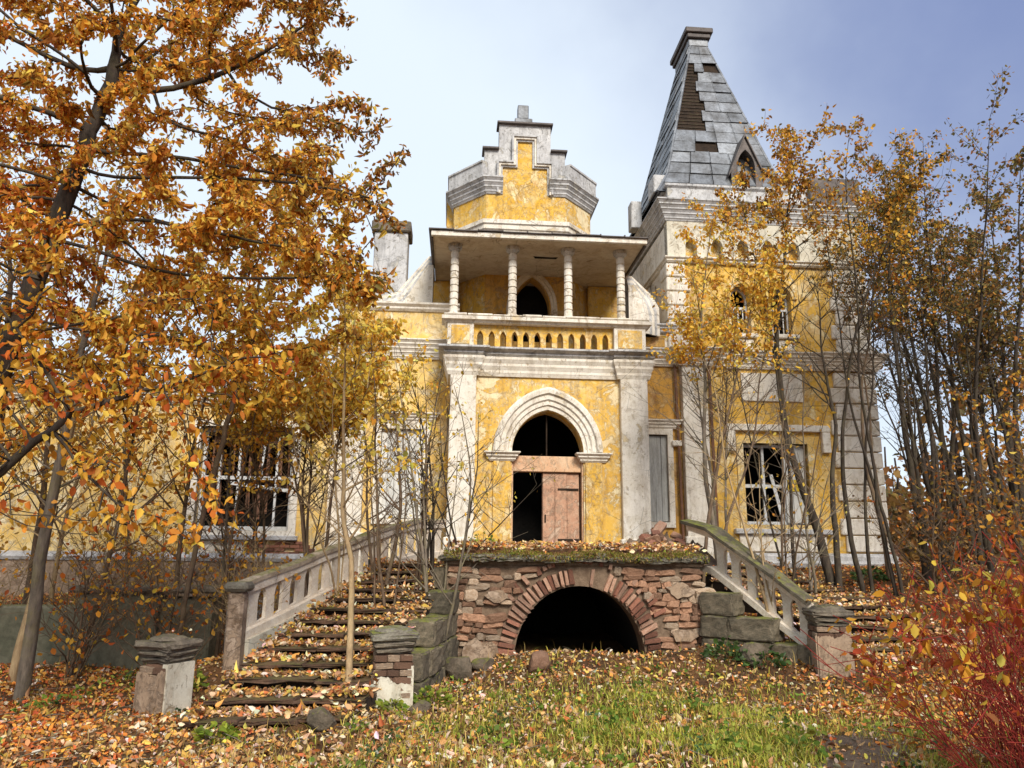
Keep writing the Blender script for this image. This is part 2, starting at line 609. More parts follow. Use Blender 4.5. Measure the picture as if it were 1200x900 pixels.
def tubes(nodes, parent, rad, sides=5):
    """one tapered tube per node-to-parent segment, joined ends"""
    idx = np.where(parent >= 0)[0]
    a, b = nodes[parent[idx]], nodes[idx]
    d = unit(b - a)
    ref = np.where(np.abs(d[:, 2:3]) > .9, np.array([[1., 0, 0]]), np.array([[0, 0, 1.]]))
    s = unit(np.cross(d, ref))
    t = np.cross(d, s)
    ang = np.arange(sides) * 2 * math.pi / sides
    ring = s[:, None, :] * np.cos(ang)[None, :, None] + t[:, None, :] * np.sin(ang)[None, :, None]
    over = (rad[idx] * .5)[:, None]
    A = (a - d * over)[:, None, :] + ring * np.minimum(rad[parent[idx]], rad[idx] * 1.35)[:, None, None]
    B = (b + d * over)[:, None, :] + ring * rad[idx][:, None, None]
    V = np.concatenate([A, B], 1)
    m = len(idx)
    base = np.arange(m)[:, None, None] * (2 * sides)
    k = np.arange(sides)
    q = np.stack([k, (k + 1) % sides, (k + 1) % sides + sides, k + sides], 1)[None]
    return V.reshape(-1, 3), (base + q).reshape(-1, 4)


def pipe_radii(parent, n_nodes, tip, expo=2.4, leaf_count=None):
    acc = np.zeros(n_nodes)
    nch = np.zeros(n_nodes, int)
    for i in range(n_nodes):
        if parent[i] >= 0:
            nch[parent[i]] += 1
    acc[nch == 0] = tip ** expo
    for i in range(n_nodes - 1, -1, -1):
        if parent[i] >= 0:
            acc[parent[i]] += acc[i]
    return acc ** (1 / expo), nch


def colonize(attr, trunk, step=.22, infl=1.6, kill=.3, maxit=160, grav=0.0, rng=RNG):
    """space colonisation: branches grow from the trunk polyline towards the attraction points"""
    nodes = [np.array(trunk[0], float)]
    par = [-1]
    for p in trunk[1:]:
        a, b = nodes[-1], np.array(p, float)
        n = max(1, int(np.linalg.norm(b - a) / step))
        for i in range(1, n + 1):
            par.append(len(nodes) - 1)
            nodes.append(a + (b - a) * i / n + rng.normal(0, .012, 3))
    nd = np.array(nodes)
    pr = list(par)
    A = np.array(attr)
    near = np.full(len(A), 1e9)
    who = np.zeros(len(A), int)
    start = 0
    for it in range(maxit):
        new = nd[start:]
        if len(new) and len(A):
            D = np.linalg.norm(A[:, None] - new[None], axis=2)
            j = D.argmin(1)
            d = D[np.arange(len(A)), j]
            up = d < near
            near[up] = d[up]
            who[up] = j[up] + start
        keep = near > kill
        A, near, who = A[keep], near[keep], who[keep]
        if not len(A):
            break
        act = near < infl
        if not act.any():
            act = near <= near.min() + .2
        start = len(nd)
        add, ap = [], []
        for k in np.unique(who[act]):
            sel = act & (who == k)
            v = unit(A[sel] - nd[k]).sum(0) + rng.normal(0, .25, 3)
            v[2] -= grav
            v = v / (np.linalg.norm(v) + 1e-9)
            add.append(nd[k] + v * step)
            ap.append(int(k))
        nd = np.vstack([nd, np.array(add)])
        pr += ap
    return nd, np.array(pr)


def in_ellipsoids(n, ells, rng=RNG):
    vol = np.array([e[1][0] * e[1][1] * e[1][2] for e in ells])
    out = []
    for (c, r), k in zip(ells, rng.multinomial(n, vol / vol.sum())):
        d = unit(rng.normal(0, 1, (k, 3))) * (rng.uniform(0, 1, (k, 1)) ** (1 / 2.6))
        out.append(np.array(c) + d * np.array(r))
    return np.vstack(out)


def ground_h(x, y):
    x, y = np.asarray(x, float), np.asarray(y, float)
    s = lambda a, lo, hi: (lambda t: t * t * (3 - 2 * t))(np.clip((a - lo) / (hi - lo), 0, 1))
    h = .035 * np.sin(x * 1.7 + .6 * y) + .03 * np.sin(y * 1.3 - x * .8 + 1) + .02 * np.sin(3.1 * x + 2.3 * y)
    # spoil heaped against the terrace, higher to its right
    h = h + s(y, 9.6, 11.9) * (.10 + .34 * s(x, 1.6, 3.4)) * s(x, -2.2, -.4)
    # ground climbs to the tower on the right, and less to the wing on the left
    h = h + s(x, 4.2, 7.5) * (1.05 * s(y, 11.0, 17.0)) + s(-x, 4.5, 7.5) * .75 * s(y, 11.5, 16)
    h = h + .16 * np.exp(-((x - 1.0) / 1.2) ** 2 - ((y - 11.75) / .5) ** 2)
    h = h + .34 * np.exp(-((x + 3.75) / .55) ** 2 - ((y - 10.3) / 1.1) ** 2)
    h = h + s(y, 30, 80) * .6
    return h


# ================================================================== ground
def build_ground():
    def axis(lo, hi, f0, f1, fine, coarse):
        a = list(np.arange(f0, f1, fine))
        x = f0
        st = fine
        left = []
        while x > lo:
            st *= 1.35
            x -= min(st, coarse)
            left.append(x)
        right = []
        x, st = f1, fine
        while x < hi:
            right.append(x)
            st *= 1.35
            x += min(st, coarse)
        return np.array(left[::-1] + a + right)
    xs = axis(-900, 900, -9, 10, .14, 120)
    ys = axis(-300, 1400, 3.5, 20, .14, 120)
    X, Y = np.meshgrid(xs, ys)
    Z = ground_h(X, Y)
    near = (np.abs(X) < 10) & (Y > 3) & (Y < 21)
    Z = Z + np.where(near, RNG.normal(0, .012, X.shape), 0)
    V = np.stack([X, Y, Z], -1).reshape(-1, 3)
    ny, nx = X.shape
    i = np.arange(ny - 1)[:, None] * nx + np.arange(nx - 1)[None]
    q = np.stack([i, i + 1, i + nx + 1, i + nx], -1).reshape(-1, 4)
    o = link(bpy.data.objects.new('ground', np_mesh('ground', V, q, 'ground', smooth=True)))
    tag(o, kind='structure')
    # worn path in the lower right corner
    px = np.linspace(0, 1, 30)
    cl = np.stack([2.3 + 1.5 * px ** 1.5, 5.0 + 3.4 * px], 1)
    wdt = .42 + .12 * np.sin(px * 9) + .05 * np.sin(px * 23)
    wdt *= np.minimum(1, (1 - px) * 3 + .15)
    rows = []
    for t in np.linspace(-1, 1, 7):
        xx = cl[:, 0] + t * wdt
        rows.append(np.stack([xx, cl[:, 1] - .3 * t * wdt, ground_h(xx, cl[:, 1] - .3 * t * wdt) + .022 - .012 * abs(t)], 1))
    V = np.stack(rows, 0)
    i = np.arange(6)[:, None] * 30 + np.arange(29)[None]
    q = np.stack([i, i + 30, i + 31, i + 1], -1).reshape(-1, 4)
    o = link(bpy.data.objects.new('dirt_path', np_mesh('dirt_path', V.reshape(-1, 3), q, 'soil', smooth=True)))
    tag(o, kind='structure')


build_ground()

# ================================================================== mansion
HX, HY, HYAW = 0.83, 17.0, R(4.5)
FLOOR = 1.55
mansion = thing('mansion', 'abandoned yellow gothic mansion with peeling plaster, arched portal, balcony and pointed tower', 'building', (HX, HY, 0), HYAW)


def mp(name, bm, mat, parent=None, **k):
    return obj(name, bm, mat, parent or mansion, **k)


def plank_set(u0, u1, z0, z1, v, n, mat, parent, thick=.035, name='plank', seed=0, lean=0.0):
    rr = random.Random(seed)
    w = (u1 - u0) / n
    for i in range(n):
        a, b = u0 + i * w + .004, u0 + (i + 1) * w - .004
        zt = z1 - rr.uniform(0, .03)
        bm = box(a, b, v + rr.uniform(-.008, .008), v + thick, z0 + rr.uniform(0, .03), zt, .004)
        if lean:
            for q in bm.verts:
                q.co.x += (q.co.z - z0) * rr.uniform(-lean, lean)
        mp(name, bm, mat, parent)


# ---- portal bay: wall, arch, pilasters
mp('portal_wall', slab(rect(-2.0, 2.0, 1.3, 5.58), [arch_hole(-.02, .80, 1.32, 3.86, .95)], 0, .5), 'yellow')
for u0, u1 in ((-2.22, -1.64), (1.62, 2.24)):
    mp('pilaster', box(u0, u1, -.14, .3, 1.3, 5.56, .012), 'white')
    mp('pilaster_base', box(u0 - .06, u1 + .06, -.2, .28, 1.3, 2.0, .02), 'white')
mp('portal_side_wall', box(-2.18, -1.995, .3, 2.2, 1.3, 6.2), 'yellow')
mp('portal_side_wall', box(1.995, 2.2, .3, 2.2, 1.3, 6.2), 'ochre')
prof = [(0, -.12), (0, .03), (.07, .03), (.09, .07), (.16, .07), (.19, .11), (.27, .11), (.30, .16), (.38, .16), (.42, .12), (.42, -.02)]
mp('portal_arch', arch_band(-.02, .80, 3.88, .95, prof, 0, 12), 'white')
for s in (-1, 1):
    uc = -.02 + s * 1.02
    mp('impost', sweep([(uc - .25, .1), (uc - .25, -.02), (uc + .25, -.02), (uc + .25, .1)], cornice(3.66, 3.87, .15, .1, 3)), 'white')
    mp('jamb', box(uc - .19, uc + .19, -.05, .3, 1.3, 3.655, .01), 'yellow_deep')
    mp('reveal', box(-.02 + s * .80 - .035, -.02 + s * .80 + .035, .04, .46, 1.4, 3.88, .006), 'lintel')
mp('door_lintel', box(-.785, .745, .10, .30, 3.45, 3.80, .012), 'lintel')
dr = mp('door', box(-.12, .71, .21, .245, 1.5, 3.44, .006), 'door')
plank_set(-.11, .70, 1.5, 3.43, .175, 3, 'door', dr, .034, seed=4)
mp('handle', box(-.07, -.04, .14, .18, 2.35, 2.52, .006), 'rust', dr)
for z in (1.95, 3.05):
    mp('strap_hinge', box(.22, .69, .158, .172, z, z + .05, .004), 'rust', dr)
fl = mp('fanlight_frame', box(-.03, .0, .26, .30, 3.80, 4.76, .004), 'rust')
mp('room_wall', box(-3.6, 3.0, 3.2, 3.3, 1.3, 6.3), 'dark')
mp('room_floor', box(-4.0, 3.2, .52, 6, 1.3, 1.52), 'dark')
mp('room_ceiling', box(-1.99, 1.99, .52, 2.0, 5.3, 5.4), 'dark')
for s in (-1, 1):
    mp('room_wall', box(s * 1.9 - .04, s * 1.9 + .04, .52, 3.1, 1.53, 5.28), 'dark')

# ---- entablature and balustrade over the portal
path = [(-2.26, 1.6), (-2.26, -.12), (-1.6, -.12), (-1.6, -.03), (1.58, -.03), (1.58, -.12), (2.28, -.12), (2.28, 1.6)]
mp('entablature', sweep(path, cornice(5.56, 6.0, .13, .2, 3)), 'white')
mp('cornice', sweep(path, cornice(6.0, 6.2, .24, .2, 2)), 'white_grey')
mp('balcony_floor', box(-2.24, 2.24, -.05, 2.2, 6.02, 6.16), 'white_grey')
slots = [-1.57 + i * .2627 for i in range(12)]


def slot_hole(u, z0=6.26, z1=6.64, w=.07):
    return [(u - w, z0), (u + w, z0), (u + w, z1 - .12), (u + w * .55, z1 - .04), (u, z1), (u - w * .55, z1 - .04), (u - w, z1 - .12)]


bp = mp('balustrade_panel', slab(rect(-1.72, 1.5, 6.2, 6.78), [slot_hole(u) for u in slots], 0.02, .24), 'yellow_deep')
for u0, u1 in ((-2.32, -1.72), (1.5, 2.24)):
    mp('pedestal', box(u0, u1, -.1, .36, 6.2, 6.78, .01), 'white')
    mp('pedestal_panel', box(u0 + .09, u1 - .09, -.118, 0, 6.28, 6.72, .008), 'yellow')
mp('balustrade_rail', sweep([(-2.34, .36), (-2.34, -.1), (2.26, -.1), (2.26, .36)], [(-.4, 6.78), (.02, 6.78), (.05, 6.83), (.11, 6.84), (.11, 6.92), (-.4, 6.94)]), 'white')
# rail slabs broken into lengths
rr = random.Random(3)
u = -2.4
while u < 2.2:
    w = rr.uniform(.45, .8)
    bm = box(u, min(u + w, 2.33) - .012, -.19, .27, 6.942, 6.985 + rr.uniform(-.01, .012), .012)
    roughen(bm, .008, int(u * 100))
    mp('rail_slab', bm, 'white')
    u += w
# ---- columns
for cu in (-2.19, -.84, .47, 1.72):
    bm = bmesh.new()
    zs = [6.98, 7.05]
    cylinder_into(bm, (cu, .08, 6.98), (cu, .08, 7.06), .125, .12, 12)
    k = 9
    for i in range(k):
        z0, z1 = 7.06 + i * 1.5 / k, 7.06 + (i + 1) * 1.5 / k
        cylinder_into(bm, (cu, .08, z0), (cu, .08, z1 - .035), .098, .096, 12)
        cylinder_into(bm, (cu, .08, z1 - .035), (cu, .08, z1), .078, .078, 12)
    c = mp('column', bm, 'white')
    bm = bmesh.new()
    cylinder_into(bm, (cu, .08, 8.56), (cu, .08, 8.62), .10, .15, 12)
    cylinder_into(bm, (cu, .08, 8.62), (cu, .08, 8.715), .16, .17, 12)
    mp('capital', bm, 'white_grey', c)
# ---- balcony roof
mp('soffit', box(-2.70, 2.18, -.46, 2.7, 8.72, 8.76), 'soffit')
mp('painted_soffit_hole', slab([(-.55, 8.0), (-.1, 8.03), (.05, 8.0), (.02, 8.12), (-.5, 8.13)], (), 0, .004), 'dark')  # flat patch; the darkness of a hole is painted in its colour
bpy.data.objects['painted_soffit_hole'].rotation_euler = (R(-90), 0, 0)
bpy.data.objects['painted_soffit_hole'].location = (0.25, .62 - 8.05 + 8.05, 8.714)
for v in bpy.data.objects['painted_soffit_hole'].data.vertices:
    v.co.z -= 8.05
mp('fascia', box(-2.74, 2.22, -.55, -.455, 8.68, 8.80, .006), 'white')
for u in (-2.76, 2.185):
    mp('fascia', box(u, u + .05, -.452, 2.7, 8.66, 8.80, .004), 'roof_tin')
n = 9
for i in range(n):
    a, b = -2.80 + i * 5.06 / n, -2.80 + (i + 1) * 5.06 / n
    bm = box(a, b - .006, -.60, 2.75, 8.802, 8.83, .004)
    for v in bm.verts:
        v.co.z += (v.co.y + .6) * .10
        if v.co.y < 0:
            v.co.z += random.Random(i).uniform(-.012, .012)
    mp('roof_sheet', bm, 'roof_tin')
    bm = box(b - .02, b + .008, -.60, 2.75, 8.831, 8.855)
    for v in bm.verts:
        v.co.z += (v.co.y + .6) * .10
    mp('roof_seam', bm, 'roof_tin')

# ---- turret with stepped gable behind the balcony
UC = -.36
fw = 1.05                         # half width of the front face
TV = 1.95
octo = [(UC - 1.9, 5.0), (UC - 1.9, TV + .95), (UC - fw, TV), (UC + fw, TV), (UC + 1.9, TV + .95), (UC + 1.9, 5.0)]
win = arch_hole(-.19, .47, 6.95, 7.85, .83)
mp('turret_wall', slab(rect(UC - fw, UC + fw, 6.1, 8.72), [win], TV, TV + .4), 'ochre')
mp('turret_wall', slab(rect(UC - fw, UC + fw, 8.722, 11.3), (), TV, TV + .4), 'yellow_deep')
mp('window_surround', arch_band(-.19, .50, 7.85, .84, [(0, -.05), (0, .05), (.06, .05), (.08, .09), (.15, .09), (.15, -.02)], TV), 'soffit')
for s in (-1, 1):
    mp('window_surround', box(-.19 + s * .58 - .075, -.19 + s * .58 + .075, TV - .08, TV + .1, 6.2, 7.85, .01), 'soffit')
wf = mp('window_frame', box(-.66, .28, TV + .14, TV + .18, 7.36, 7.41, .004), 'frame')
mp('mullion', box(-.205, -.175, TV + .15, TV + .175, 6.3, 7.36, .003), 'frame', wf)
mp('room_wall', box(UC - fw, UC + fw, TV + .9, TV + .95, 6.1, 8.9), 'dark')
for s in (-1, 1):
    # chamfered sides and returns
    bm = bmesh.new()
    a, b = (UC + s * fw, TV), (UC + s * 1.9, TV + .95)
    for z0, z1 in ((6.1, 11.3),):
        p = [bm.verts.new((x, y, z)) for z in (z0, z1) for x, y in (a, b, (b[0] - s * .1, b[1] + .4), (a[0] - s * .2, a[1] + .4))]
        for f in ((0, 1, 5, 4), (1, 2, 6, 5), (2, 3, 7, 6), (3, 0, 4, 7), (4, 5, 6, 7), (0, 3, 2, 1)):
            bm.faces.new([p[i] for i in f])
    bmesh.ops.recalc_face_normals(bm, faces=bm.faces)
    mp('turret_wall', bm, 'yellow_deep' if s < 0 else 'yellow')
    mp('turret_wall', box(UC + s * 1.9 - .2, UC + s * 1.9 + (.0 if s > 0 else .2), TV + 1.3, 5.0, 6.1, 11.3), 'yellow_deep')
mp('turret_base_mould', sweep(octo, [(-.05, 9.75), (.10, 9.78), (.10, 9.92), (.14, 9.95), (.14, 10.06), (.18, 10.09), (.18, 10.2), (.02, 10.26), (-.05, 10.26)]), 'white')
# cornice on the chamfered sides, dying against the gable
for s in (-1, 1):
    pth = [(UC + s * 1.9, 5.0), (UC + s * 1.9, TV + .95), (UC + s * fw, TV), (UC + s * .62, TV)]
    if s > 0:
        pth = pth[::-1]
    mp('turret_cornice', sweep(pth, cornice(10.98, 11.42, .24, .05, 4)), 'white_grey')
    mp('turret_parapet', sweep([p for p in pth][(0 if s < 0 else 1):(3 if s < 0 else 4)], [(-.2, 11.42), (.16, 11.42), (.16, 11.84), (.19, 11.85), (.19, 11.90), (-.2, 11.92)]), 'white_grey')
G = UC - .03
st = [(1.09, 11.3), (1.09, 12.30), (.70, 12.30), (.70, 13.08)]
outer = [(G + w, z) for w, z in st] + [(G - w, z) for w, z in reversed(st)]
outer_b = [(G - 1.09, 11.3), (G + 1.09, 11.3)] + [(G + w, z) for w, z in st[1:]] + [(G - w, z) for w, z in reversed(st[1:])]
inner_t = [(G - .20, 12.55), (G - .20, 11.78), (G - .60, 11.78), (G - .60, 11.3 + .002), (G + .60, 11.3 + .002), (G + .60, 11.78), (G + .20, 11.78), (G + .20, 12.55)]
mp('stepped_gable', slab(outer_b, (), TV + .06, TV + .42), 'white_grey')
mp('gable_panel', slab(inner_t[::-1], (), TV + .035, TV + .058), 'yellow_deep')


def step_band(off, wd, v0, v1):
    pts_o = [(.60 + off + wd, 11.0), (.60 + off + wd, 11.78 + off + wd), (.20 + off + wd, 11.78 + off + wd), (.20 + off + wd, 12.55 + off + wd)]
    pts_i = [(.60 + off, 11.0), (.60 + off, 11.78 + off), (.20 + off, 11.78 + off), (.20 + off, 12.55 + off)]
    o = [(G + a, z) for a, z in pts_o] + [(G - a, z) for a, z in reversed(pts_o)]
    i = [(G - a, z) for a, z in pts_i] + [(G + a, z) for a, z in reversed(pts_i)]
    return slab([p for p in o] + i, (), v0, v1)


mp('gable_mould', step_band(.0, .05, TV - .02, TV + .056), 'white_grey')
mp('gable_mould', step_band(.05, .055, TV - .07, TV + .053), 'white')
mp('gable_mould', step_band(.107, .05, TV - .11, TV + .05), 'white_grey')
for w, z0, x0 in ((1.09, 12.30, .70), (.70, 13.08, 0)):
    for s in ((-1, 1) if x0 else (1,)):
        a, b = (G + s * x0, G + s * (w + .06)) if x0 else (G - w - .06, G + w + .06)
        mp('gable_coping', box(min(a, b), max(a, b), TV - .04, TV + .48, z0 + .002, z0 + .06, .008), 'roof_tin')
mp('gable_finial', box(G - .28, G + .20, TV + .05, TV + .4, 13.142, 13.30, .015), 'zinc')
mp('gable_finial', box(G - .2, G + .10, TV + .08, TV + .36, 13.302, 13.72, .02), 'zinc')
mp('turret_roof', box(UC - 1.88, UC + 1.88, TV + .97, 4.98, 11.38, 11.45), 'roof_tin')
mp('turret_back_wall', box(UC - 1.9, UC + 1.9, 5.002, 5.3, 1.5, 11.3), 'yellow')

# ---- walls flanking the turret at balcony level, raked scroll parapets
mp('attic_wall', box(-3.35, UC - 1.75, 2.5, 2.9, 6.1, 8.70), 'yellow')
mp('attic_wall', box(UC + 1.75, 2.65, 2.5, 2.9, 6.1, 8.70), 'yellow_deep')
for s in (-1, 1):
    for i in range(5):
        d = i * .075
        if s < 0:
            pts = [(-4.0 + d, 6.9), (-2.72, 6.9), (-2.72, 8.95 - d), (-2.85, 8.95 - d), (-3.6 + d * .6, 7.98 - d), (-4.0 + d, 7.85 - d)]
        else:
            pts = [(2.05, 6.9), (2.85 - d, 6.9), (2.85 - d, 7.62 - d), (2.66 - d * .6, 7.95 - d), (2.18, 8.42 - d), (2.05, 8.42 - d)]
        v = 1.42 - i * .045 + (0 if s < 0 else -.55)
        mp('raking_parapet', slab(pts, (), v, v + .5 - i * .002), 'white_grey' if i % 2 else 'white')

# ---- side bays beside the portal
mp('bay_wall', slab(rect(-4.9, -2.0, .4, 6.2), [rect(-3.80, -2.78, 2.4, 4.5)], 1.0, 1.4), 'yellow_pale')
mp('bay_wall', slab(rect(2.0, 3.6, .4, 6.3), [rect(2.50, 2.98, 2.4, 4.5)], 1.0, 1.4), 'ochre')
# boarded windows
wb = mp('boarded_window', slab(rect(-3.92, -2.66, 2.3, 4.66), [rect(-3.78, -2.80, 2.42, 4.48)], .93, 1.1), 'white')
plank_set(-3.77, -2.81, 2.43, 4.47, 1.03, 6, 'plank_white', wb, seed=8)
mp('window_hood', sweep([(-4.0, 1.0), (-4.0, .95), (-2.58, .95), (-2.58, 1.0)], cornice(4.66, 4.86, .14, .06, 3)), 'white')
wb = mp('boarded_window', slab(rect(2.40, 3.10, 2.3, 4.62), [rect(2.52, 2.97, 2.42, 4.48)], .93, 1.1), 'white')
plank_set(2.53, 2.96, 2.43, 4.47, 1.02, 3, 'plank_grey', wb, seed=9, lean=.006)
mp('window_hood', sweep([(2.32, 1.0), (2.32, .95), (3.2, .95), (3.2, 1.0)], cornice(4.62, 4.84, .13, .06, 3)), 'white')
mp('window_hood', box(3.06, 3.3, .86, 1.0, 4.2, 4.34, .02), 'white')
# pilasters at the ends of the bays
for u0, u1, vv in ((-4.92, -4.14, .84), (3.34, 3.95, .8)):
    mp('pilaster', box(u0, u1, vv, 1.25, .5, 6.18, .012), 'white')
    mp('pilaster_base', box(u0 - .06, u1 + .06, vv - .06, 1.2, .4, 2.1, .02), 'white')
# bay cornices and parapets
mp('cornice', sweep([(-4.98, 1.3), (-4.98, .82), (-4.1, .82), (-4.1, .98), (-2.1, .98)], cornice(6.16, 6.62, .26, .08, 5)), 'white')
mp('bay_parapet', box(-4.9, -2.05, 1.02, 1.38, 6.64, 7.35), 'yellow_pale')
mp('bay_parapet_coping', sweep([(-4.92, 1.38), (-4.92, 1.0), (-2.05, 1.0)], cornice(7.35, 7.55, .14, .3, 2)), 'white')
mp('cornice', sweep([(2.05, .98), (3.28, .98), (3.28, .78), (4.02, .78), (4.02, .98), (7.05, .98), (7.05, .88), (8.28, .88), (8.28, 4.0)], cornice(6.16, 6.58, .26, .08, 5)), 'white')
mp('bay_parapet', box(2.05, 3.14, 1.02, 1.5, 6.6, 7.1), 'white')
mp('bay_parapet_coping', sweep([(2.05, 1.0), (3.16, 1.0), (3.16, 1.6)], cornice(7.0, 7.22, .16, .2, 3)), 'white_grey')
mp('parapet_panel', box(2.3, 3.0, .99, 1.03, 6.66, 6.95, .006), 'ochre')

# ---- left wing with the big broken window
WV = .55
mp('wing_wall', slab(rect(-13.5, -4.9, -.3, 4.9), [rect(-7.68, -5.66, 2.1, 4.38)], WV, WV + .5), 'yellow_pale')
mp('wing_cornice', sweep([(-13.6, WV - .02), (-4.85, WV - .02)], cornice(4.85, 5.15, .24, .06, 4)), 'white')
mp('wing_parapet', box(-13.5, -4.94, WV + .02, WV + .4, 5.172, 5.36), 'white_grey')
mp('wing_plinth', box(-13.5, -4.95, WV - .14, WV - .003, -.3, 1.45, .01), 'coat_brown')
mp('plinth_mould', sweep([(-13.5, WV - .12), (-4.96, WV - .12)], [(-.1, 1.45), (.05, 1.45), (.08, 1.52), (.03, 1.6), (-.1, 1.63)]), 'white_grey')
for c, w in ((-6.67, 1.01),):
    wfr = mp('window_frame', slab(rect(c - w + .01, c + w - .01, 2.11, 4.37), [rect(c - w + .08, c + w - .08, 2.2, 4.28)], WV + .2, WV + .28), 'frame')
    for du in (-.62, -.2, .28, .62):
        bm = box(c + du * w - .025, c + du * w + .025, WV + .21, WV + .26, 2.2 if du != .28 else 3.2, 4.28, .004)
        for v in bm.verts:
            v.co.x += (v.co.z - 3.2) * (.05 if du == .28 else 0)
        mp('mullion', bm, 'frame', wfr)
    mp('transom', box(c - w + .08, c + w - .08, WV + .205, WV + .265, 3.22, 3.30, .004), 'frame', wfr)
    bm = box(c - w * .35, c + w * .9, WV + .18, WV + .22, 3.06, 3.14, .004)
    for v in bm.verts:
        v.co.z -= (v.co.x - c) * .12
    mp('loose_bar', bm, 'frame', wfr)
    mp('window_surround', slab(rect(c - w - .16, c + w + .16, 2.0, 4.52), [rect(c - w, c + w, 2.1, 4.38)], WV - .05, WV + .15), 'white')
    mp('window_sill', box(c - w - .22, c + w + .22, WV - .16, WV + .1, 1.9, 2.0, .012), 'white_grey')
    mp('sill_panel', box(c - w + .05, c + w - .9, WV - .03, WV + .1, 1.62, 1.88, .01), 'white')
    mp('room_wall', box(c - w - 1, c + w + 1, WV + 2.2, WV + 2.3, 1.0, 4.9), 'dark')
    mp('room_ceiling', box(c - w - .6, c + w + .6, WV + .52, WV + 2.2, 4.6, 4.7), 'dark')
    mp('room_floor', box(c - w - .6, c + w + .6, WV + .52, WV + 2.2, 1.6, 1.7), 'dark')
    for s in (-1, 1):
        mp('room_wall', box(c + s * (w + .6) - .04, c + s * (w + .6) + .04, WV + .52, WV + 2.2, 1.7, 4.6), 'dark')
# hanging laths and rust strips in the broken window
rr = random.Random(5)
for i in range(9):
    x = -7.5 + i * .21 + rr.uniform(-.04, .04)
    z1 = 4.3 - rr.uniform(0, .1)
    bm = box(x, x + .03, WV + .31, WV + .33, rr.uniform(2.3, 3.3), z1)
    for v in bm.verts:
        v.co.x += (v.co.z - z1) * rr.uniform(-.03, .03)
    mp('lath', bm, 'pipe')
mp('roller_blind', box(-7.5, -5.8, WV + .35, WV + .42, 4.05, 4.34, .01), 'pipe')
# brick showing under the window where the render has gone
bk = mesh_of('brick', box(-.5, .5, -.5, .5, -.5, .5, .06), 'brick')
rr = random.Random(15)
for row in range(7):
    for i in range(7):
        if rr.random() < .8:
            inst('brick', bk, mansion, (-6.45 + (i + .5 * (row % 2)) * .215, WV - .018 + rr.uniform(-.012, .012), 1.42 + row * .075 - .02), (0, 0, 0), (.205, .09, .066))

# ---- tower
T0, T1, TVV = 3.14, 8.2, 1.0
tw = [(4.72, 5.22), (5.72, 6.28)]
mp('tower_wall', slab(rect(3.6, T1, 1.2, 6.3), [rect(4.82, 6.42, 2.4, 4.33)], TVV, TVV + .45), 'yellow_deep')
mp('tower_wall', slab(rect(T0, T1, 6.302, 9.0), [arch_hole((a + b) / 2, (b - a) / 2, 7.08, 8.0, .36, 6) for a, b in tw], TVV, TVV + .45), 'yellow_deep')
mp('tower_frieze', slab(rect(T0, T1, 9.002, 10.0), [arch_hole(c, .15, 9.04, 9.3, .26, 5) for c in (3.75, 4.42, 5.09, 5.76, 6.43)], TVV - .05, TVV + .2), 'coat_pale')
mp('tower_frieze_back', box(T0 + .3, T1 - .05, TVV + .202, TVV + .3, 9.0, 10.0), 'yellow')
mp('tower_side_wall', slab(rect(-5.5, -1.0, 6.3, 9.9), [arch_hole(-2.2 - i * .5, .13, 8.0, 8.4 + (.25 if i == 1 else 0), .3, 5) for i in range(3)], -.4, 0), 'white')
o = bpy.data.objects['tower_side_wall']
o.rotation_euler = (0, 0, R(-90))
o.location = (T0 + .4, 0, 0)
# rotate so that local u runs along -v: point (u, v) -> (v, -u)
mp('tower_side_back', box(T0 + .41, T0 + .45, 1.5, 5.4, 6.3, 9.9), 'yellow')
mp('tower_side_wall', box(T1 - .4, T1 - .01, 1.46, 5.5, 1.2, 10.0), 'yellow')
mp('tower_back_wall', box(T0 + .01, T1 - .41, 5.1, 5.5, 1.2, 10.0), 'yellow')
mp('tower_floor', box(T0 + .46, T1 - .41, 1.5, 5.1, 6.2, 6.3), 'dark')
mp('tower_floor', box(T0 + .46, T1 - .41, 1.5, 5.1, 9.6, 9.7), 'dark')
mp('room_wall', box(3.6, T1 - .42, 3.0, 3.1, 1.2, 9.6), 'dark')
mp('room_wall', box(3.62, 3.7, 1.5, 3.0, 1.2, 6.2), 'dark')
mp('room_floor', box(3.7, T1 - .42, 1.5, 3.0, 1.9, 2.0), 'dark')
tp = [(T0, 5.5), (T0, TVV - .03), (T1, TVV - .03), (T1, 5.5)]
mp('tower_cornice', sweep(tp, cornice(9.98, 10.5, .3, .08, 5)), 'white_grey')
mp('tower_string_course', sweep([(T0, 4.0), (T0, TVV - .06), (T1, TVV - .06), (T1, 4.0)], cornice(8.86, 9.0, .1, .05, 2)), 'white')
mp('tower_parapet', sweep([(T0 + .1, 5.4), (T0 + .1, TVV + .08), (T1 - .1, TVV + .08), (T1 - .1, 5.4)], [(-.3, 10.5), (.02, 10.5), (.02, 10.95), (.08, 11.0), (.08, 11.06), (-.3, 11.08)]), 'white_grey')
mp('corner_pedestal', box(6.95, 8.3, TVV - .12, TVV + 1.0, 10.52, 11.35, .02), 'roof_tin')
mp('corner_pedestal', box(T0 - .5, T0 - .2, 2.6, 3.0, 10.5, 11.3, .02), 'white_grey')
mp('corner_merlon', box(T0 - .12, T0 + .25, TVV + .6, TVV + 1.2, 11.09, 11.6, .02), 'white_grey')
mp('tower_roof', box(T0 + .15, T1 - .15, TVV + .3, 5.4, 10.4, 10.46), 'roof_tin')
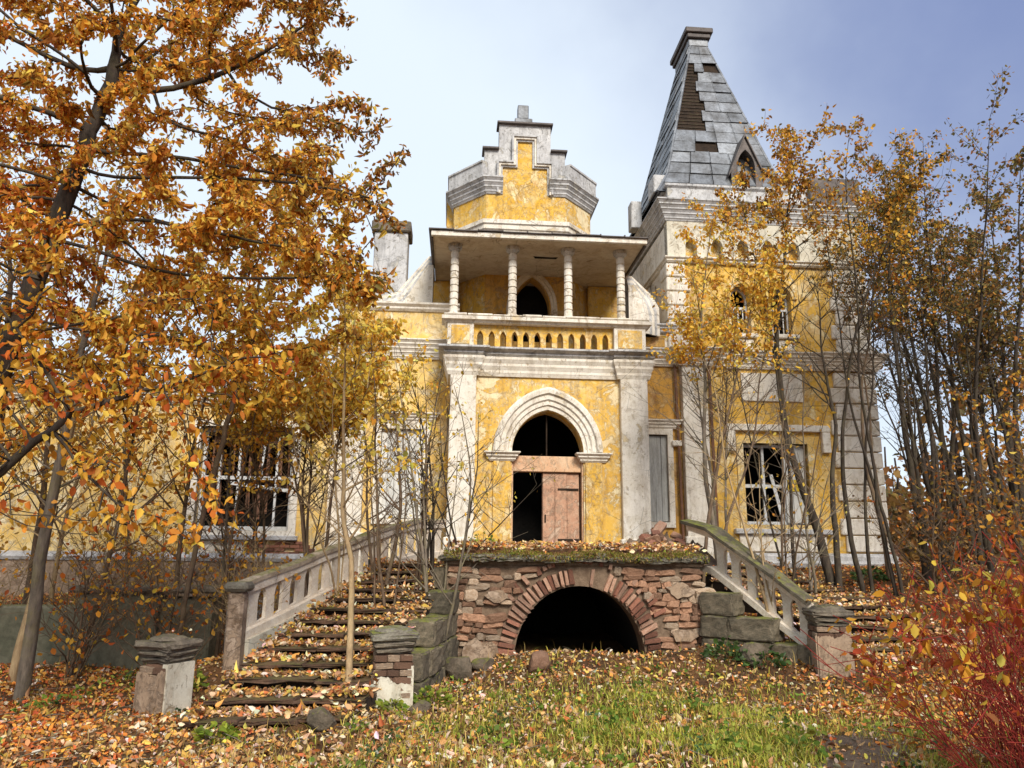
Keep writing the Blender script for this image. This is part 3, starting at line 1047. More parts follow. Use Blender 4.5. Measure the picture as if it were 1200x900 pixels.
# windows of the upper floor
for a, b in tw:
    c, w = (a + b) / 2, (b - a) / 2
    mp('window_surround', arch_band(c, w + .02, 8.0, .38, [(0, -.05), (0, .04), (.05, .04), (.07, .07), (.13, .07), (.13, -.02)], TVV), 'yellow')
    wfr = mp('window_frame', slab(arch_hole(c, w - .01, 7.1, 8.0, .34, 6), [rect(c - w + .05, c - .02, 7.15, 7.75), rect(c + .02, c + w - .05, 7.15, 7.75), arch_hole(c, w - .06, 7.82, 8.0, .26, 6)], TVV + .2, TVV + .25), 'frame')
    for du in (-.5, .5):
        mp('mullion', box(c + du * w - .012, c + du * w + .012, TVV + .21, TVV + .24, 7.15, 7.75), 'frame', wfr)
    mp('window_sill', box(c - w - .12, c + w + .12, TVV - .12, TVV + .1, 6.96, 7.06, .012), 'white')
    mp('apron_panel', box(c - w - .02, c + w + .02, TVV - .03, TVV + .05, 6.66, 6.92, .01), 'white')
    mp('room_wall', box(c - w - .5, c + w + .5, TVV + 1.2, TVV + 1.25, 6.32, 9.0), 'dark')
# ground floor tower window
mp('window_surround', slab(rect(4.66, 6.58, 2.3, 4.5), [rect(4.82, 6.42, 2.4, 4.33)], TVV - .04, TVV + .2), 'yellow_pale')
wfr = mp('window_frame', slab(rect(4.83, 6.41, 2.41, 4.32), [rect(4.90, 5.34, 2.48, 3.28), rect(5.40, 5.86, 2.48, 3.28), rect(4.90, 5.34, 3.36, 4.25), rect(5.40, 5.86, 3.36, 4.25), rect(5.92, 6.34, 2.48, 4.25)], TVV + .18, TVV + .24), 'frame')
bm = box(5.5, 5.58, TVV + .14, TVV + .17, 2.42, 3.6)
for v in bm.verts:
    v.co.x += (3.6 - v.co.z) * .22
mp('loose_bar', bm, 'frame', wfr)
plank_set(5.88, 6.40, 2.42, 4.32, TVV + .13, 3, 'plank_white', wfr, seed=21, lean=.01)
mp('patch_board', box(5.93, 6.38, TVV + .10, TVV + .128, 3.2, 3.48, .004), 'board_yellow', wfr)
mp('label_mould', box(4.42, 6.98, TVV - .12, TVV + .1, 4.62, 4.78, .012), 'white')
for u in (4.42, 6.78):
    mp('label_mould', box(u, u + .2, TVV - .115, TVV + .1, 4.12, 4.617, .012), 'white')
mp('window_sill', box(4.5, 6.9, TVV - .16, TVV + .1, 2.18, 2.30, .015), 'white_grey')
mp('apron_panel', box(4.62, 6.72, TVV - .06, TVV + .05, 1.78, 2.17, .01), 'white')
mp('wall_panel', box(4.86, 6.4, TVV - .05, TVV + .05, 5.36, 6.06, .012), 'white')
# plinth
mp('plinth_mould', sweep([(3.3, TVV), (3.3, TVV - .08), (8.3, TVV - .08), (8.3, 4)], [(-.1, 1.42), (.1, 1.42), (.14, 1.52), (.08, 1.58), (.08, 1.68), (.02, 1.74), (-.1, 1.76)]), 'white_grey')
rr = random.Random(31)
pb = mesh_of('plinth_block', box(-.5, .5, -.5, .5, -.5, .5, .04), 'block')
for row in range(3):
    u = 3.3
    while u < 8.2:
        w = rr.uniform(.5, .9)
        w = min(w, 8.24 - u)
        inst('plinth_block', pb, mansion, (u + w / 2, TVV - .02, .45 + .33 * row), (0, 0, 0), (w - .015, .25 + rr.uniform(0, .03), .32))
        u += w
# quoins
for lo, hi, nq, wl, nm in ((1.78, 6.14, 11, (7.2, 7.08), 'low'), (6.62, 8.84, 6, (7.38, 7.28), 'up')):
    h = (hi - lo) / nq
    for i in range(nq):
        u0 = wl[i % 2] + rr.uniform(-.02, .02)
        bm = box(u0, T1 + .075, TVV - .08, TVV + .7, lo + i * h + .012, lo + (i + 1) * h - .012, .022)
        roughen(bm, .004, i)
        mp('quoin', bm, 'white')
for i in range(6):
    h = (8.84 - 6.62) / 6
    mp('quoin', box(T0 - .06, T0 + (.42 if i % 2 else .55), TVV - .07, TVV + .5, 6.62 + i * h + .012, 6.62 + (i + 1) * h - .012, .022), 'white')
# exposed brick at the foot of the right corner
for row in range(10):
    for i in range(2):
        inst('brick', bk, mansion, (T1 + .16 + i * .11 - .05 * (row % 2), TVV + .1 + rr.uniform(-.02, .02), 1.2 + row * .08), (0, rr.uniform(-.05, .05), rr.uniform(-.1, .1)), (.2, .22, .068))
# downpipe between bay and tower
bm = bmesh.new()
cylinder_into(bm, (4.06, .86, 1.9), (4.03, .86, 6.1), .04, .04, 8)
mp('downpipe', bm, 'pipe')
bm = bmesh.new()
cylinder_into(bm, (3.26, .9, 1.6), (3.2, .9, 6.2), .035, .035, 8)
mp('downpipe', bm, 'pipe')

# ---- spire
SB = dict(u0=3.22, u1=6.62, v0=1.42, v1=5.3, z=10.9)
ST = dict(u0=4.70, u1=5.18, v0=3.1, v1=4.42, z=16.7)


def spire_pt(face, s, t, off=0.0):
    """face 0 front, 1 left, 2 back, 3 right; s along the face, t up it, with a slight bell-cast"""
    tt = t
    L = lambda a, b: a + (b - a) * tt
    fl = .22 * max(0, 1 - t / .16) ** 2
    u0, u1, v0, v1 = L(SB['u0'], ST['u0']) - fl, L(SB['u1'], ST['u1']) + fl, L(SB['v0'], ST['v0']) - fl, L(SB['v1'], ST['v1']) + fl
    z = SB['z'] + (ST['z'] - SB['z']) * t
    if face == 0:
        return Vector((u0 + (u1 - u0) * s, v0 - off, z + off * .25))
    if face == 1:
        return Vector((u0 - off, v1 + (v0 - v1) * s, z + off * .25))
    if face == 2:
        return Vector((u1 + (u0 - u1) * s, v1 + off, z + off * .25))
    return Vector((u1 + off, v0 + (v1 - v0) * s, z + off * .25))


bm = bmesh.new()
for f in range(4):
    for k in range(8):
        q = [spire_pt(f, a, b / 8, -.02) for a, b in ((0, k), (1, k), (1, k + 1), (0, k + 1))]
        bm.faces.new([bm.verts.new(p) for p in q])
mp('spire_boarding', bm, 'rust')
for k in range(24):
    t = .36 + k * .022
    bm = bmesh.new()
    cylinder_into(bm, spire_pt(0, 0, t, -.008), spire_pt(0, .5, t, -.008), .014, .014, 4)
    mp('batten', bm, 'bark_dark')
rows = 15
rr = random.Random(77)
for f in range(4):
    for k in range(rows):
        t0, t1 = k / rows, (k + 1) / rows
        nc = 5 if k < 4 else (4 if k < 8 else (3 if k < 12 else 2))
        for c in range(nc):
            s0, s1 = c / nc, (c + 1) / nc
            if f == 0 and k in (6, 7, 8, 9, 10, 11, 12):
                # torn sheets along the hip: boarding shows
                tear = (.40, .36, .38, .34, .30, .33, .22)[k - 6]
                if s1 <= tear + .02:
                    continue
                s0 = max(s0, tear + rr.uniform(-.03, .03))
            if rr.random() < .012:
                continue
            o1, o2 = .012 + rr.uniform(0, .014), .028 + rr.uniform(0, .035)
            g = .006
            P = [spire_pt(f, s0 + g, t0, o2), spire_pt(f, s1 - g, t0, o2 + rr.uniform(-.008, .008)), spire_pt(f, s1 - g, t1 + .006, o1), spire_pt(f, s0 + g, t1 + .006, o1)]
            Q = [spire_pt(f, s0 + g, t0, o2 - .02), spire_pt(f, s1 - g, t0, o2 - .02), spire_pt(f, s1 - g, t1 + .006, o1 - .015), spire_pt(f, s0 + g, t1 + .006, o1 - .015)]
            bm = bmesh.new()
            p = [bm.verts.new(x) for x in P + Q]
            for fc in ((0, 1, 2, 3), (7, 6, 5, 4), (0, 4, 5, 1), (1, 5, 6, 2), (2, 6, 7, 3), (3, 7, 4, 0)):
                bm.faces.new([p[i] for i in fc])
            cylinder_into(bm, P[1], P[2], .016, .013, 4)     # standing seam
            bmesh.ops.recalc_face_normals(bm, faces=bm.faces)
            mp('spire_sheet', bm, 'zinc')
# hips
for f in range(4):
    bm = bmesh.new()
    for k in range(8):
        cylinder_into(bm, spire_pt(f, 0, k / 8, .02), spire_pt(f, 0, (k + 1) / 8, .02), .04, .035, 6)
    mp('spire_hip', bm, 'zinc')
mp('spire_cap', box(ST['u0'] - .06, ST['u1'] + .06, ST['v0'] - .06, ST['v1'] + .06, 16.66, 16.9, .02), 'zinc')
mp('spire_cap', box(ST['u0'] - .12, ST['u1'] + .12, ST['v0'] - .14, ST['v1'] + .14, 16.902, 17.05, .02), 'roof_tin')
mp('spire_cap', box(ST['u0'] - .18, ST['u1'] + .18, ST['v0'] - .2, ST['v1'] + .2, 17.052, 17.22, .02), 'roof_tin')
# dormer on the front slope
dm = mp('dormer', slab([(5.08, 11.1), (5.92, 11.1), (5.92, 11.7), (5.5, 12.7), (5.08, 11.7)], [arch_hole(5.5, .24, 11.2, 11.85, .5, 5)], 1.4, 2.7), 'roof_tin')
mp('louvre', box(5.26, 5.74, 1.8, 1.85, 11.2, 12.3), 'dark', dm)
for s in (-1, 1):
    bm = bmesh.new()
    a, b = Vector((5.5 + s * .5, 1.34, 11.6)), Vector((5.5, 1.34, 12.8))
    q = [a, b, b + Vector((0, 1.5, 0)), a + Vector((0, 1.5, 0))]
    p = [bm.verts.new(x) for x in q] + [bm.verts.new(x + Vector((0, 0, -.07))) for x in q]
    for fc in ((0, 1, 2, 3), (7, 6, 5, 4), (0, 4, 5, 1), (1, 5, 6, 2), (2, 6, 7, 3), (3, 7, 4, 0)):
        bm.faces.new([p[i] for i in fc])
    bmesh.ops.recalc_face_normals(bm, faces=bm.faces)
    mp('dormer_roof', bm, 'roof_tin', dm)

# ---- rear of the house, so that it is a solid building from any side
mp('main_roof', box(-4.85, 3.6, 1.42, 9, 6.2, 6.3), 'roof_tin')
mp('wing_roof', box(-13.4, -4.92, 1.06, 9, 4.92, 5.0), 'roof_tin')
mp('rear_wall', box(-13.5, 3.4, 9.002, 9.4, -.3, 6.2), 'yellow_pale')
mp('end_wall', box(-13.5, -13.1, 1.06, 9.0, -.3, 4.91), 'yellow_pale')
mp('end_wall', box(3.0, 3.4, 5.52, 9.0, -.3, 6.18), 'yellow_pale')
mp('end_wall', box(-4.9, -4.5, 1.42, 9.0, 5.02, 6.18), 'yellow_pale')
ch = mp('chimney', box(-4.34, -3.46, 2.45, 3.2, 6.32, 10.0, .02), 'white_grey')
mp('chimney_cap', box(-4.42, -3.38, 2.36, 3.3, 10.002, 10.3, .03), 'cap', ch)

# ================================================================== terrace
terrace = thing('stone_terrace', 'rubble terrace with a red brick arched cellar opening under a mossy leaf-covered ledge', 'terrace', (1.0, 12.0, 0), R(1.5))
TW = (-1.95, 1.9)          # local extents
AC, AW = .05, .98          # arch centre and half width
TZ = 1.50


def arch_z(x):
    """height of the cellar arch soffit"""
    d = abs(x - AC) / AW
    return -1 if d >= 1 else .12 + 1.08 * math.sqrt(1 - d * d)


hole = [(AC - AW, -.4), (AC + AW, -.4)] + [(AC + AW * math.cos(a), .12 + 1.08 * math.sin(a)) for a in np.linspace(0, math.pi, 21)]
obj('front_wall', slab([(TW[0], -.42), (TW[1], -.42), (TW[1], TZ), (TW[0], TZ)], [hole], .0, .5), 'mortar', terrace)
for x in TW:
    obj('side_wall', box(x - (.0 if x < 0 else .4), x + (.4 if x < 0 else .0), .502, 5.4, -.4, TZ), 'block', terrace)
obj('terrace_floor', box(TW[0] - .05, TW[1] + .05, -.05, 5.5, TZ + .002, TZ + .05), 'mortar', terrace)
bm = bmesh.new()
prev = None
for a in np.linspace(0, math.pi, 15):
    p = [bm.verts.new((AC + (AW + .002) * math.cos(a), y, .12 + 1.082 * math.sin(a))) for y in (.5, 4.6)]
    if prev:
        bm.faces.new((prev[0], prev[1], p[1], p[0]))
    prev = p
obj('cellar_vault', bm, 'dark', terrace)  # the cellar's darkness is put into the colour of vault, floor and walls
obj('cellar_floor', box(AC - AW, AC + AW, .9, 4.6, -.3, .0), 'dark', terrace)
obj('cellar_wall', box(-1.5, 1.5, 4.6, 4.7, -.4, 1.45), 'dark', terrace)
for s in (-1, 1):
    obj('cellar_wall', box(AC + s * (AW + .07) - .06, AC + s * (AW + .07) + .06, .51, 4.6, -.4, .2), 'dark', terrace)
# radial bricks, two rings
bks = []
for sd in range(4):
    bm = box(-.5, .5, -.5, .5, -.5, .5, .07)
    roughen(bm, .06, sd)
    bks.append(mesh_of('arch_brick', bm, 'brick' if sd < 2 else 'brick_pale'))
rr = random.Random(12)
for ring, (r0, ln) in enumerate(((.0, .27), (.275, .2))):
    nb = 44 + ring * 9
    for i in range(nb):
        a = math.pi * (i + .5) / nb
        if ring == 0 and 1.2 < a < 1.62 and rr.random() < .7:
            continue                    # bricks fallen from the crown
        if ring == 1 and (rr.random() < .45 or a < .5 or a > 2.6):
            continue
        if rr.random() < .09 or .12 + (1.08 + r0 + ln) * math.sin(a) > TZ - .02 and rr.random() < .2:
            continue
        rm = r0 + ln / 2
        ca, sa = math.cos(a), math.sin(a)
        z = .12 + (1.08 + rm) * sa
        if z + ln * .5 * sa > TZ - .005:
            ln2 = max(.1, ln - (z + ln * .5 * sa - TZ + .005) * 2)
        else:
            ln2 = ln
        inst('arch_brick', rr.choice(bks), terrace, (AC + (AW + rm) * ca, .04 + rr.uniform(-.03, .03), z), (rr.uniform(-.1, .1), -a + rr.uniform(-.09, .09), rr.uniform(-.15, .15)), (ln2 * rr.uniform(.7, 1.05), .22, .062 * rr.uniform(.7, 1.15)))
# rubble stones of the front wall
sms = [stone_mesh('rubble_stone', ('rubble', 'rubble_pale', 'rubble', 'rubble')[i % 4], i, .5) for i in range(10)]
z = -.05
cnt = 0
while z < TZ - .05:
    h = rr.uniform(.075, .12)
    x = TW[0] + rr.uniform(0, .05)
    while x < TW[1] - .05:
        w = rr.choice((rr.uniform(.08, .16), rr.uniform(.12, .26), rr.uniform(.2, .36)))
        xm, zm = x + w / 2, z + h / 2 + .02 * math.sin(x * 5 + z * 9)
        e = ((xm - AC) / (AW + .33)) ** 2 + ((zm - .12) / (1.08 + .36)) ** 2
        if (e > 1.0 or zm < .12 and abs(xm - AC) > AW + .1) and cnt < 298 and rr.random() > .07:
            hh = h * rr.choice((.7, .95, 1.0, 1.25))
            inst('rubble_stone', rr.choice(sms), terrace, (xm, rr.uniform(-.015, .035), zm), (rr.uniform(-.06, .06), rr.uniform(-.14, .14), rr.uniform(-.06, .06)), (w * rr.uniform(.92, 1.06), .15, hh * 1.04))
            cnt += 1
        x += w
    z += h
# patches of the old render still on the stones
for k, (x, z, w, h) in enumerate(((-1.45, .25, .30, .2), (1.55, 1.15, .22, .12), (-1.2, 1.05, .2, .1), (1.6, .5, .2, .1))):
    pts = [(x + w * math.cos(a) * rr.uniform(.65, 1.1), z + h * math.sin(a) * rr.uniform(.65, 1.1)) for a in np.linspace(0, 2 * math.pi, 15)[:-1]]
    obj('render_patch', slab(pts, (), -.105, 0), 'coat_brown', terrace)
# ledge: broken slabs with a mossy front
x = TW[0] - .12
k = 0
while x < TW[1] + .1:
    w = rr.uniform(.35, .75)
    bm = box(x, min(x + w, TW[1] + .12) - .015, -.17 + rr.uniform(-.05, .05), .55, TZ + .052, TZ + .16 + rr.uniform(-.04, .03), .03)
    bmesh.ops.subdivide_edges(bm, edges=bm.edges[:], cuts=3, use_grid_fill=True)
    roughen(bm, .022, k)
    obj('ledge_slab', bm, 'capmoss', terrace)
    x += w
    k += 1


# irregular earth bank on top of the terrace
def lumpy(name, x0, x1, y0, y1, z, amp, mat, parent, nx=30, ny=12, seed=0):
    rng = np.random.default_rng(seed)
    xs, ys = np.linspace(x0, x1, nx), np.linspace(y0, y1, ny)
    X, Y = np.meshgrid(xs, ys)
    e = np.minimum(1, np.minimum(np.minimum(X - x0, x1 - X) / .35, np.minimum(Y - y0, y1 - Y) / .25))
    Z = z + amp * e * (.55 + .45 * np.sin(X * 3.1 + seed) * np.cos(Y * 2.7 + 1)) + e * rng.normal(0, amp * .16, X.shape)
    V = np.stack([X, Y, Z], -1).reshape(-1, 3)
    i = np.arange(ny - 1)[:, None] * nx + np.arange(nx - 1)[None]
    q = np.stack([i, i + 1, i + nx + 1, i + nx], -1).reshape(-1, 4)
    o = link(bpy.data.objects.new(name, np_mesh(name, V, q, mat, smooth=True)), parent)
    return o


lumpy('earth_bank', -2.0, 1.95, -.1, 5.0, TZ + .10, .2, 'ground', terrace, 50, 40, 3)

# ================================================================== stairs and balustrades
def baluster(L, dz):
    """one pier of the pierced parapet, flaring at the top into two half pointed arches, raked with the slope"""
    k = L / 2
    half = [(k, 0), (k, .03), (k * .52, .045), (k * .48, .30), (k * .56, .37), (k * .8, .43), (k, .46)]
    bm = slab([(x, z) for x, z in half] + [(-x, z) for x, z in reversed(half)], (), -.025, .025)
    for v in bm.verts:
        v.co.z += v.co.x * dz / L
    return bm


def balustrade(parent, pts, spacing, gaps=(), rail_w=.30, coping='rail'):
    """pierced parapet that follows a 3D polyline (feet); returns nothing"""
    P = [Vector(p) for p in pts]
    # resample
    seg = []
    for a, b in zip(P[:-1], P[1:]):
        n = max(1, round((b - a).to_2d().length / spacing))
        for i in range(n):
            seg.append((a + (b - a) * (i / n), a + (b - a) * ((i + 1) / n)))
    for name, prof, mat in (('bottom_rail', (-.08, .08, 0, .10), 'baluster'), ('top_rail', (-.06, .06, .555, .66), 'baluster'), ('coping', (-rail_w / 2, rail_w / 2, .662, .715), coping)):
        bm = bmesh.new()
        pathp = [seg[0][0]] + [b for _, b in seg]
        rings = []
        for i, p in enumerate(pathp):
            d = (pathp[min(i + 1, len(pathp) - 1)] - pathp[max(0, i - 1)]).to_2d().normalized()
            nrm = Vector((d.y, -d.x, 0))
            jz = random.uniform(-.012, .012) if name == 'coping' else 0
            jo = random.uniform(-.015, .015) if name == 'coping' else 0
            rings.append([bm.verts.new(p + nrm * (o + jo) + Vector((0, 0, zz + jz))) for o, zz in ((prof[0], prof[2]), (prof[1], prof[2]), (prof[1], prof[3]), (0, prof[3] + .02), (prof[0], prof[3]))])
        for a, b in zip(rings[:-1], rings[1:]):
            for j in range(5):
                bm.faces.new((a[j], b[j], b[(j + 1) % 5], a[(j + 1) % 5]))
        bm.faces.new(rings[0])
        bm.faces.new(rings[-1][::-1])
        bmesh.ops.recalc_face_normals(bm, faces=bm.faces)
        obj(name, bm, mat, parent)
    for i, (a, b) in enumerate(seg):
        if i in gaps:
            continue
        m = (a + b) / 2
        d = b - a
        L = d.to_2d().length
        o = obj('baluster', baluster(L + .002, d.z), 'baluster', parent)
        o.location = (m.x, m.y, m.z + .099)
        o.rotation_euler = (0, 0, math.atan2(d.y, d.x))


stair_l = thing('garden_staircase', 'long leaf-strewn stone staircase with pierced balustrade climbing to the terrace, beside the big window', 'staircase')
stair_r = thing('garden_staircase', 'half-buried stone staircase behind the mossy curved balustrade below the tower', 'staircase')
STEPS = []                     # (left, right, next left, next right, z) for leaf litter


def stairs(parent, La, Ra, n, z0, rise, seed):
    rr = random.Random(seed)
    P = lambda A, t: Vector((np.interp(t, A[0], A[1]), np.interp(t, A[0], A[2]), 0))
    for i in range(n):
        t0, t1 = i / n, (i + 1) / n
        l0, r0, l1, r1 = P(La, t0), P(Ra, t0), P(La, t1 + .02), P(Ra, t1 + .02)
        z = z0 + rise * (i + 1)
        tilt = rr.uniform(-.025, .025)
        # riser, set back under the nosing
        dl, dr = (l1 - l0).normalized(), (r1 - r0).normalized()
        bm = bmesh.new()
        for (a, b, c, d), za, zb in (((l0 + dl * .09, r0 + dr * .09, r1, l1), z - rise - .12, z - .03),):
            p = [bm.verts.new(q + Vector((0, 0, zz))) for zz in (za, zb) for q in (a, b, c, d)]
            for f in ((0, 3, 2, 1), (4, 5, 6, 7), (0, 1, 5, 4), (1, 2, 6, 5), (2, 3, 7, 6), (3, 0, 4, 7)):
                bm.faces.new([p[k] for k in f])
        bmesh.ops.recalc_face_normals(bm, faces=bm.faces)
        rs = obj('riser', bm, 'rust', parent)  # near-black colour paints the shade beneath each nosing
        # two or three tread slabs, worn and out of true
        cuts = [0, rr.uniform(.35, .6), 1] if rr.random() < .7 else [0, .34, .7, 1]
        for c0, c1 in zip(cuts[:-1], cuts[1:]):
            a, b = l0.lerp(r0, c0 + .003), l0.lerp(r0, c1 - .003)
            c, d = l1.lerp(r1, c1 - .003), l1.lerp(r1, c0 + .003)
            bm = bmesh.new()
            dz = rr.uniform(-.022, .012)
            out = (dl + dr) * .5 * rr.uniform(-.035, .01)
            p = [bm.verts.new(q + Vector((0, 0, zz + dz))) for zz in (z - .034, z) for q in (a + out, b + out, c, d)]
            for f in ((0, 3, 2, 1), (4, 5, 6, 7), (0, 1, 5, 4), (1, 2, 6, 5), (2, 3, 7, 6), (3, 0, 4, 7)):
                bm.faces.new([p[k] for k in f])
            bmesh.ops.recalc_face_normals(bm, faces=bm.faces)
            bmesh.ops.subdivide_edges(bm, edges=bm.edges[:], cuts=3, use_grid_fill=True)
            roughen(bm, .014, i * 3 + int(c0 * 9))
            obj('tread', bm, 'step', parent)
        STEPS.append((l0, r0, l1, r1, z))


stairs(stair_l, ([0, .35, 1], [-3.05, -2.95, -2.15], [7.65, 9.8, 13.6]), ([0, .35, 1], [-1.55, -1.25, -.98], [7.95, 9.9, 13.6]), 13, -.02, .115, 1)
stairs(stair_r, ([0, .4, 1], [4.75, 4.35, 3.2], [10.7, 12.0, 14.4]), ([0, .4, 1], [7.2, 6.6, 4.9], [11.0, 12.6, 15.4]), 12, .05, .12, 2)

bal_l = [(-3.40, 10.2, .57), (-3.18, 10.9, .72), (-2.82, 11.8, .97), (-2.45, 12.8, 1.2), (-2.1, 13.7, 1.42), (-1.78, 14.6, 1.55), (-1.35, 15.5, 1.6)]
balustrade(stair_l, bal_l, .30, rail_w=.18)
for a, b in zip(bal_l[:-1], bal_l[1:]):
    va, vb = Vector(a), Vector(b)
    d = (vb - va).normalized()
    nrm = Vector((d.y, -d.x, 0)).normalized() * .13
    bm = bmesh.new()
    p = [bm.verts.new(q) for q in (va - nrm, va + nrm, vb + nrm, vb - nrm)] + [bm.verts.new(Vector((q.x, q.y, -.3))) for q in (va - nrm, va + nrm, vb + nrm, vb - nrm)]
    for f in ((0, 1, 2, 3), (7, 6, 5, 4), (0, 4, 5, 1), (1, 5, 6, 2), (2, 6, 7, 3), (3, 7, 4, 0)):
        bm.faces.new([p[k] for k in f])
    bmesh.ops.recalc_face_normals(bm, faces=bm.faces)
    obj('string_wall', bm, 'coat_pale', stair_l)
obj('newel_post', box(-3.52, -3.32, 9.96, 10.17, -.1, 1.16, .03), 'coat_brown', stair_l)
obj('newel_cap', box(-3.57, -3.27, 9.9, 10.24, 1.162, 1.28, .04), 'capmoss', stair_l)
bal_r = [(2.95, 12.9, 1.52), (3.2, 12.35, 1.38), (3.5, 11.85, 1.05), (3.85, 11.4, .68), (4.18, 11.05, .36)]
balustrade(stair_r, bal_r, .27, gaps=(0, 1), rail_w=.36, coping='block')
# cheek walls of big blocks between the terrace front and the stair feet
rr = random.Random(44)
def hewn_mesh(seed):
    bm = box(-.5, .5, -.5, .5, -.5, .5, .07)
    bmesh.ops.subdivide_edges(bm, edges=bm.edges[:], cuts=2, use_grid_fill=True)
    roughen(bm, .032, seed)
    return mesh_of('stone_block', bm, 'block')


blm = [hewn_mesh(20 + i) for i in range(5)]


def block_wall(parent, a, b, heights, n_rows, row_h, thick=.4, z0=-.15):
    a, b = Vector(a), Vector(b)
    L = (b - a).length
    ang = math.atan2(b.y - a.y, b.x - a.x)
    for r_ in range(n_rows):
        x = 0
        while x < L - .05:
            w = min(rr.uniform(.35, .7), L - x)
            t = (x + w / 2) / L
            zt = z0 + row_h * (r_ + 1)
            if zt <= np.interp(t, *heights) + .06:
                p = a.lerp(b, t)
                inst('stone_block', rr.choice(blm), parent, (p.x, p.y, zt - row_h / 2), (rr.uniform(-.02, .02), rr.uniform(-.02, .02), ang + rr.uniform(-.03, .03)), (w * 1.0, thick * rr.uniform(.9, 1.1), row_h * .99))
            x += w


block_wall(stair_r, (2.95, 12.05), (4.2, 10.95), ([0, .35, 1], [1.45, 1.2, .35]), 5, .32)
block_wall(stair_l, (-.95, 12.0), (-1.2, 9.6), ([0, .4, 1], [1.45, .95, .45]), 5, .32)
block_wall(stair_l, (-1.6, 12.3), (-.9, 12.12), ([0, 1], [1.15, 1.5]), 5, .32)


# ---- pillars at the feet of the stairs
def pillar(label, x, y, rz, w, h, capmat, seed, z0, coats):
    """coats = one (height share, material) per face: front, right, back, left"""
    t = thing('stair_pillar', label, 'pillar', (x, y, z0), rz, 'pillars at the foot of the stairs')
    rr = random.Random(seed)
    a = w / 2
    top = h - .22
    obj('brick_core', box(-a + .035, a - .035, -a + .035, a - .035, -.25, top, .02), 'brick_dull', t)
    bd = [mesh_of('brick', box(-.5, .5, -.5, .5, -.5, .5, .09), m_) for m_ in ('brick_dull', 'coat_brown')]
    for face in range(4):
        z, row = -.04, 0
        while z < top - .05:
            nb = 2 + (row % 2)
            for i in range(nb):
                if z + .075 < top * coats[face][0] - .12:
                    continue
                c = -a + (i + .5) * w / nb
                k = rr.uniform(-.012, .008)
                px, py = ((c, -a + .045 + k), (a - .045 - k, c), (c, a - .045 - k), (-a + .045 + k, c))[face]
                lx, ly = (w / nb * .96, .1) if face % 2 == 0 else (.1, w / nb * .96)
                inst('brick', rr.choice(bd), t, (px, py, z + .036), (rr.uniform(-.05, .05), rr.uniform(-.05, .05), rr.uniform(-.06, .06)), (lx, ly, rr.uniform(.06, .074)))
            z += .076
            row += 1
    for face, (share, cm) in enumerate(coats):
        if share <= 0:
            continue
        pts = [(-a, -.2), (a, -.2)]
        ns = 22
        zt = top * share
        for i in range(ns + 1):
            q = i / ns
            dz = 0 if share >= 1 else .05 * math.sin(q * 3 + seed) + .02 * math.sin(q * 11 + face) + rr.uniform(-.012, .012)
            pts.append((a - w * q, min(top, zt + dz)))
        bm = slab(pts, (), -a - .016 - .002 * face, -a + .05)
        bmesh.ops.rotate(bm, verts=bm.verts, cent=(0, 0, 0), matrix=Matrix.Rotation(face * math.pi / 2, 3, 'Z'))
        obj('render_coat', bm, cm, t)
    for z0_, z1_, o in ((h - .22, h - .16, .0), (h - .16, h - .09, .025), (h - .09, h, .055)):
        bm = box(-a - o, a + o, -a - o, a + o, z0_ + .001, z1_, .025)
        bmesh.ops.subdivide_edges(bm, edges=bm.edges[:], cuts=2)
        roughen(bm, .016, seed)
        obj('cap', bm, capmat if z1_ == h else 'cap', t)
    bm = bmesh.new()
    bmesh.ops.create_icosphere(bm, subdivisions=3, radius=a * 1.05)
    for v in bm.verts:
        v.co.z = max(-.02, v.co.z) * .26 + rr.uniform(-.01, .01)
        v.co.z += h
    obj('cap_mound', bm, capmat, t)
    return t


pillar('squat pillar with dark weathered cap, one face bare brown and one still plastered white', -3.58, 8.5, R(-22), .37, .74, 'cap', 3, .0, ((.86, 'coat_brown'), (1.0, 'coat_pale'), (.8, 'coat_pale'), (.8, 'coat_brown')))
pillar('pillar with a thick green moss top beside the pale sapling', -1.30, 9.05, R(12), .41, .80, 'capmoss', 5, .0, ((.5, 'coat_pale'), (.7, 'coat_pale'), (.8, 'coat_pale'), (.6, 'coat_brown')))
pillar('brown stained pillar below the mossy balustrade end, fallen leaves on its cap', 4.27, 10.75, R(-6), .43, .93, 'cap', 9, .05, ((.9, 'coat_brown'), (.8, 'coat_brown'), (.7, 'coat_brown'), (.82, 'coat_brown')))

# low mossy concrete wall below the left wing
lw = thing('garden_wall', 'low grey-green concrete garden wall with a ledge, among the trunks below the wing', 'wall', (-5.1, 11.6, 0), R(3))
obj('wall_block', box(-1.15, .0, 0, .5, -.3, 1.05, .03), 'concrete', lw)
obj('wall_block', box(.012, .75, .06, .55, -.3, .98, .03), 'concrete', lw)
obj('wall_block', box(-3.6, -1.162, .1, .5, -.3, .85, .03), 'concrete', lw)
obj('coping', box(-1.25, .85, -.1, .6, 1.052, 1.15, .03), 'cap', lw)
for x in (.95, 1.3):
    obj('post', box(x, x + .14, .1, .24, -.2, .95, .02), 'white_grey', lw)


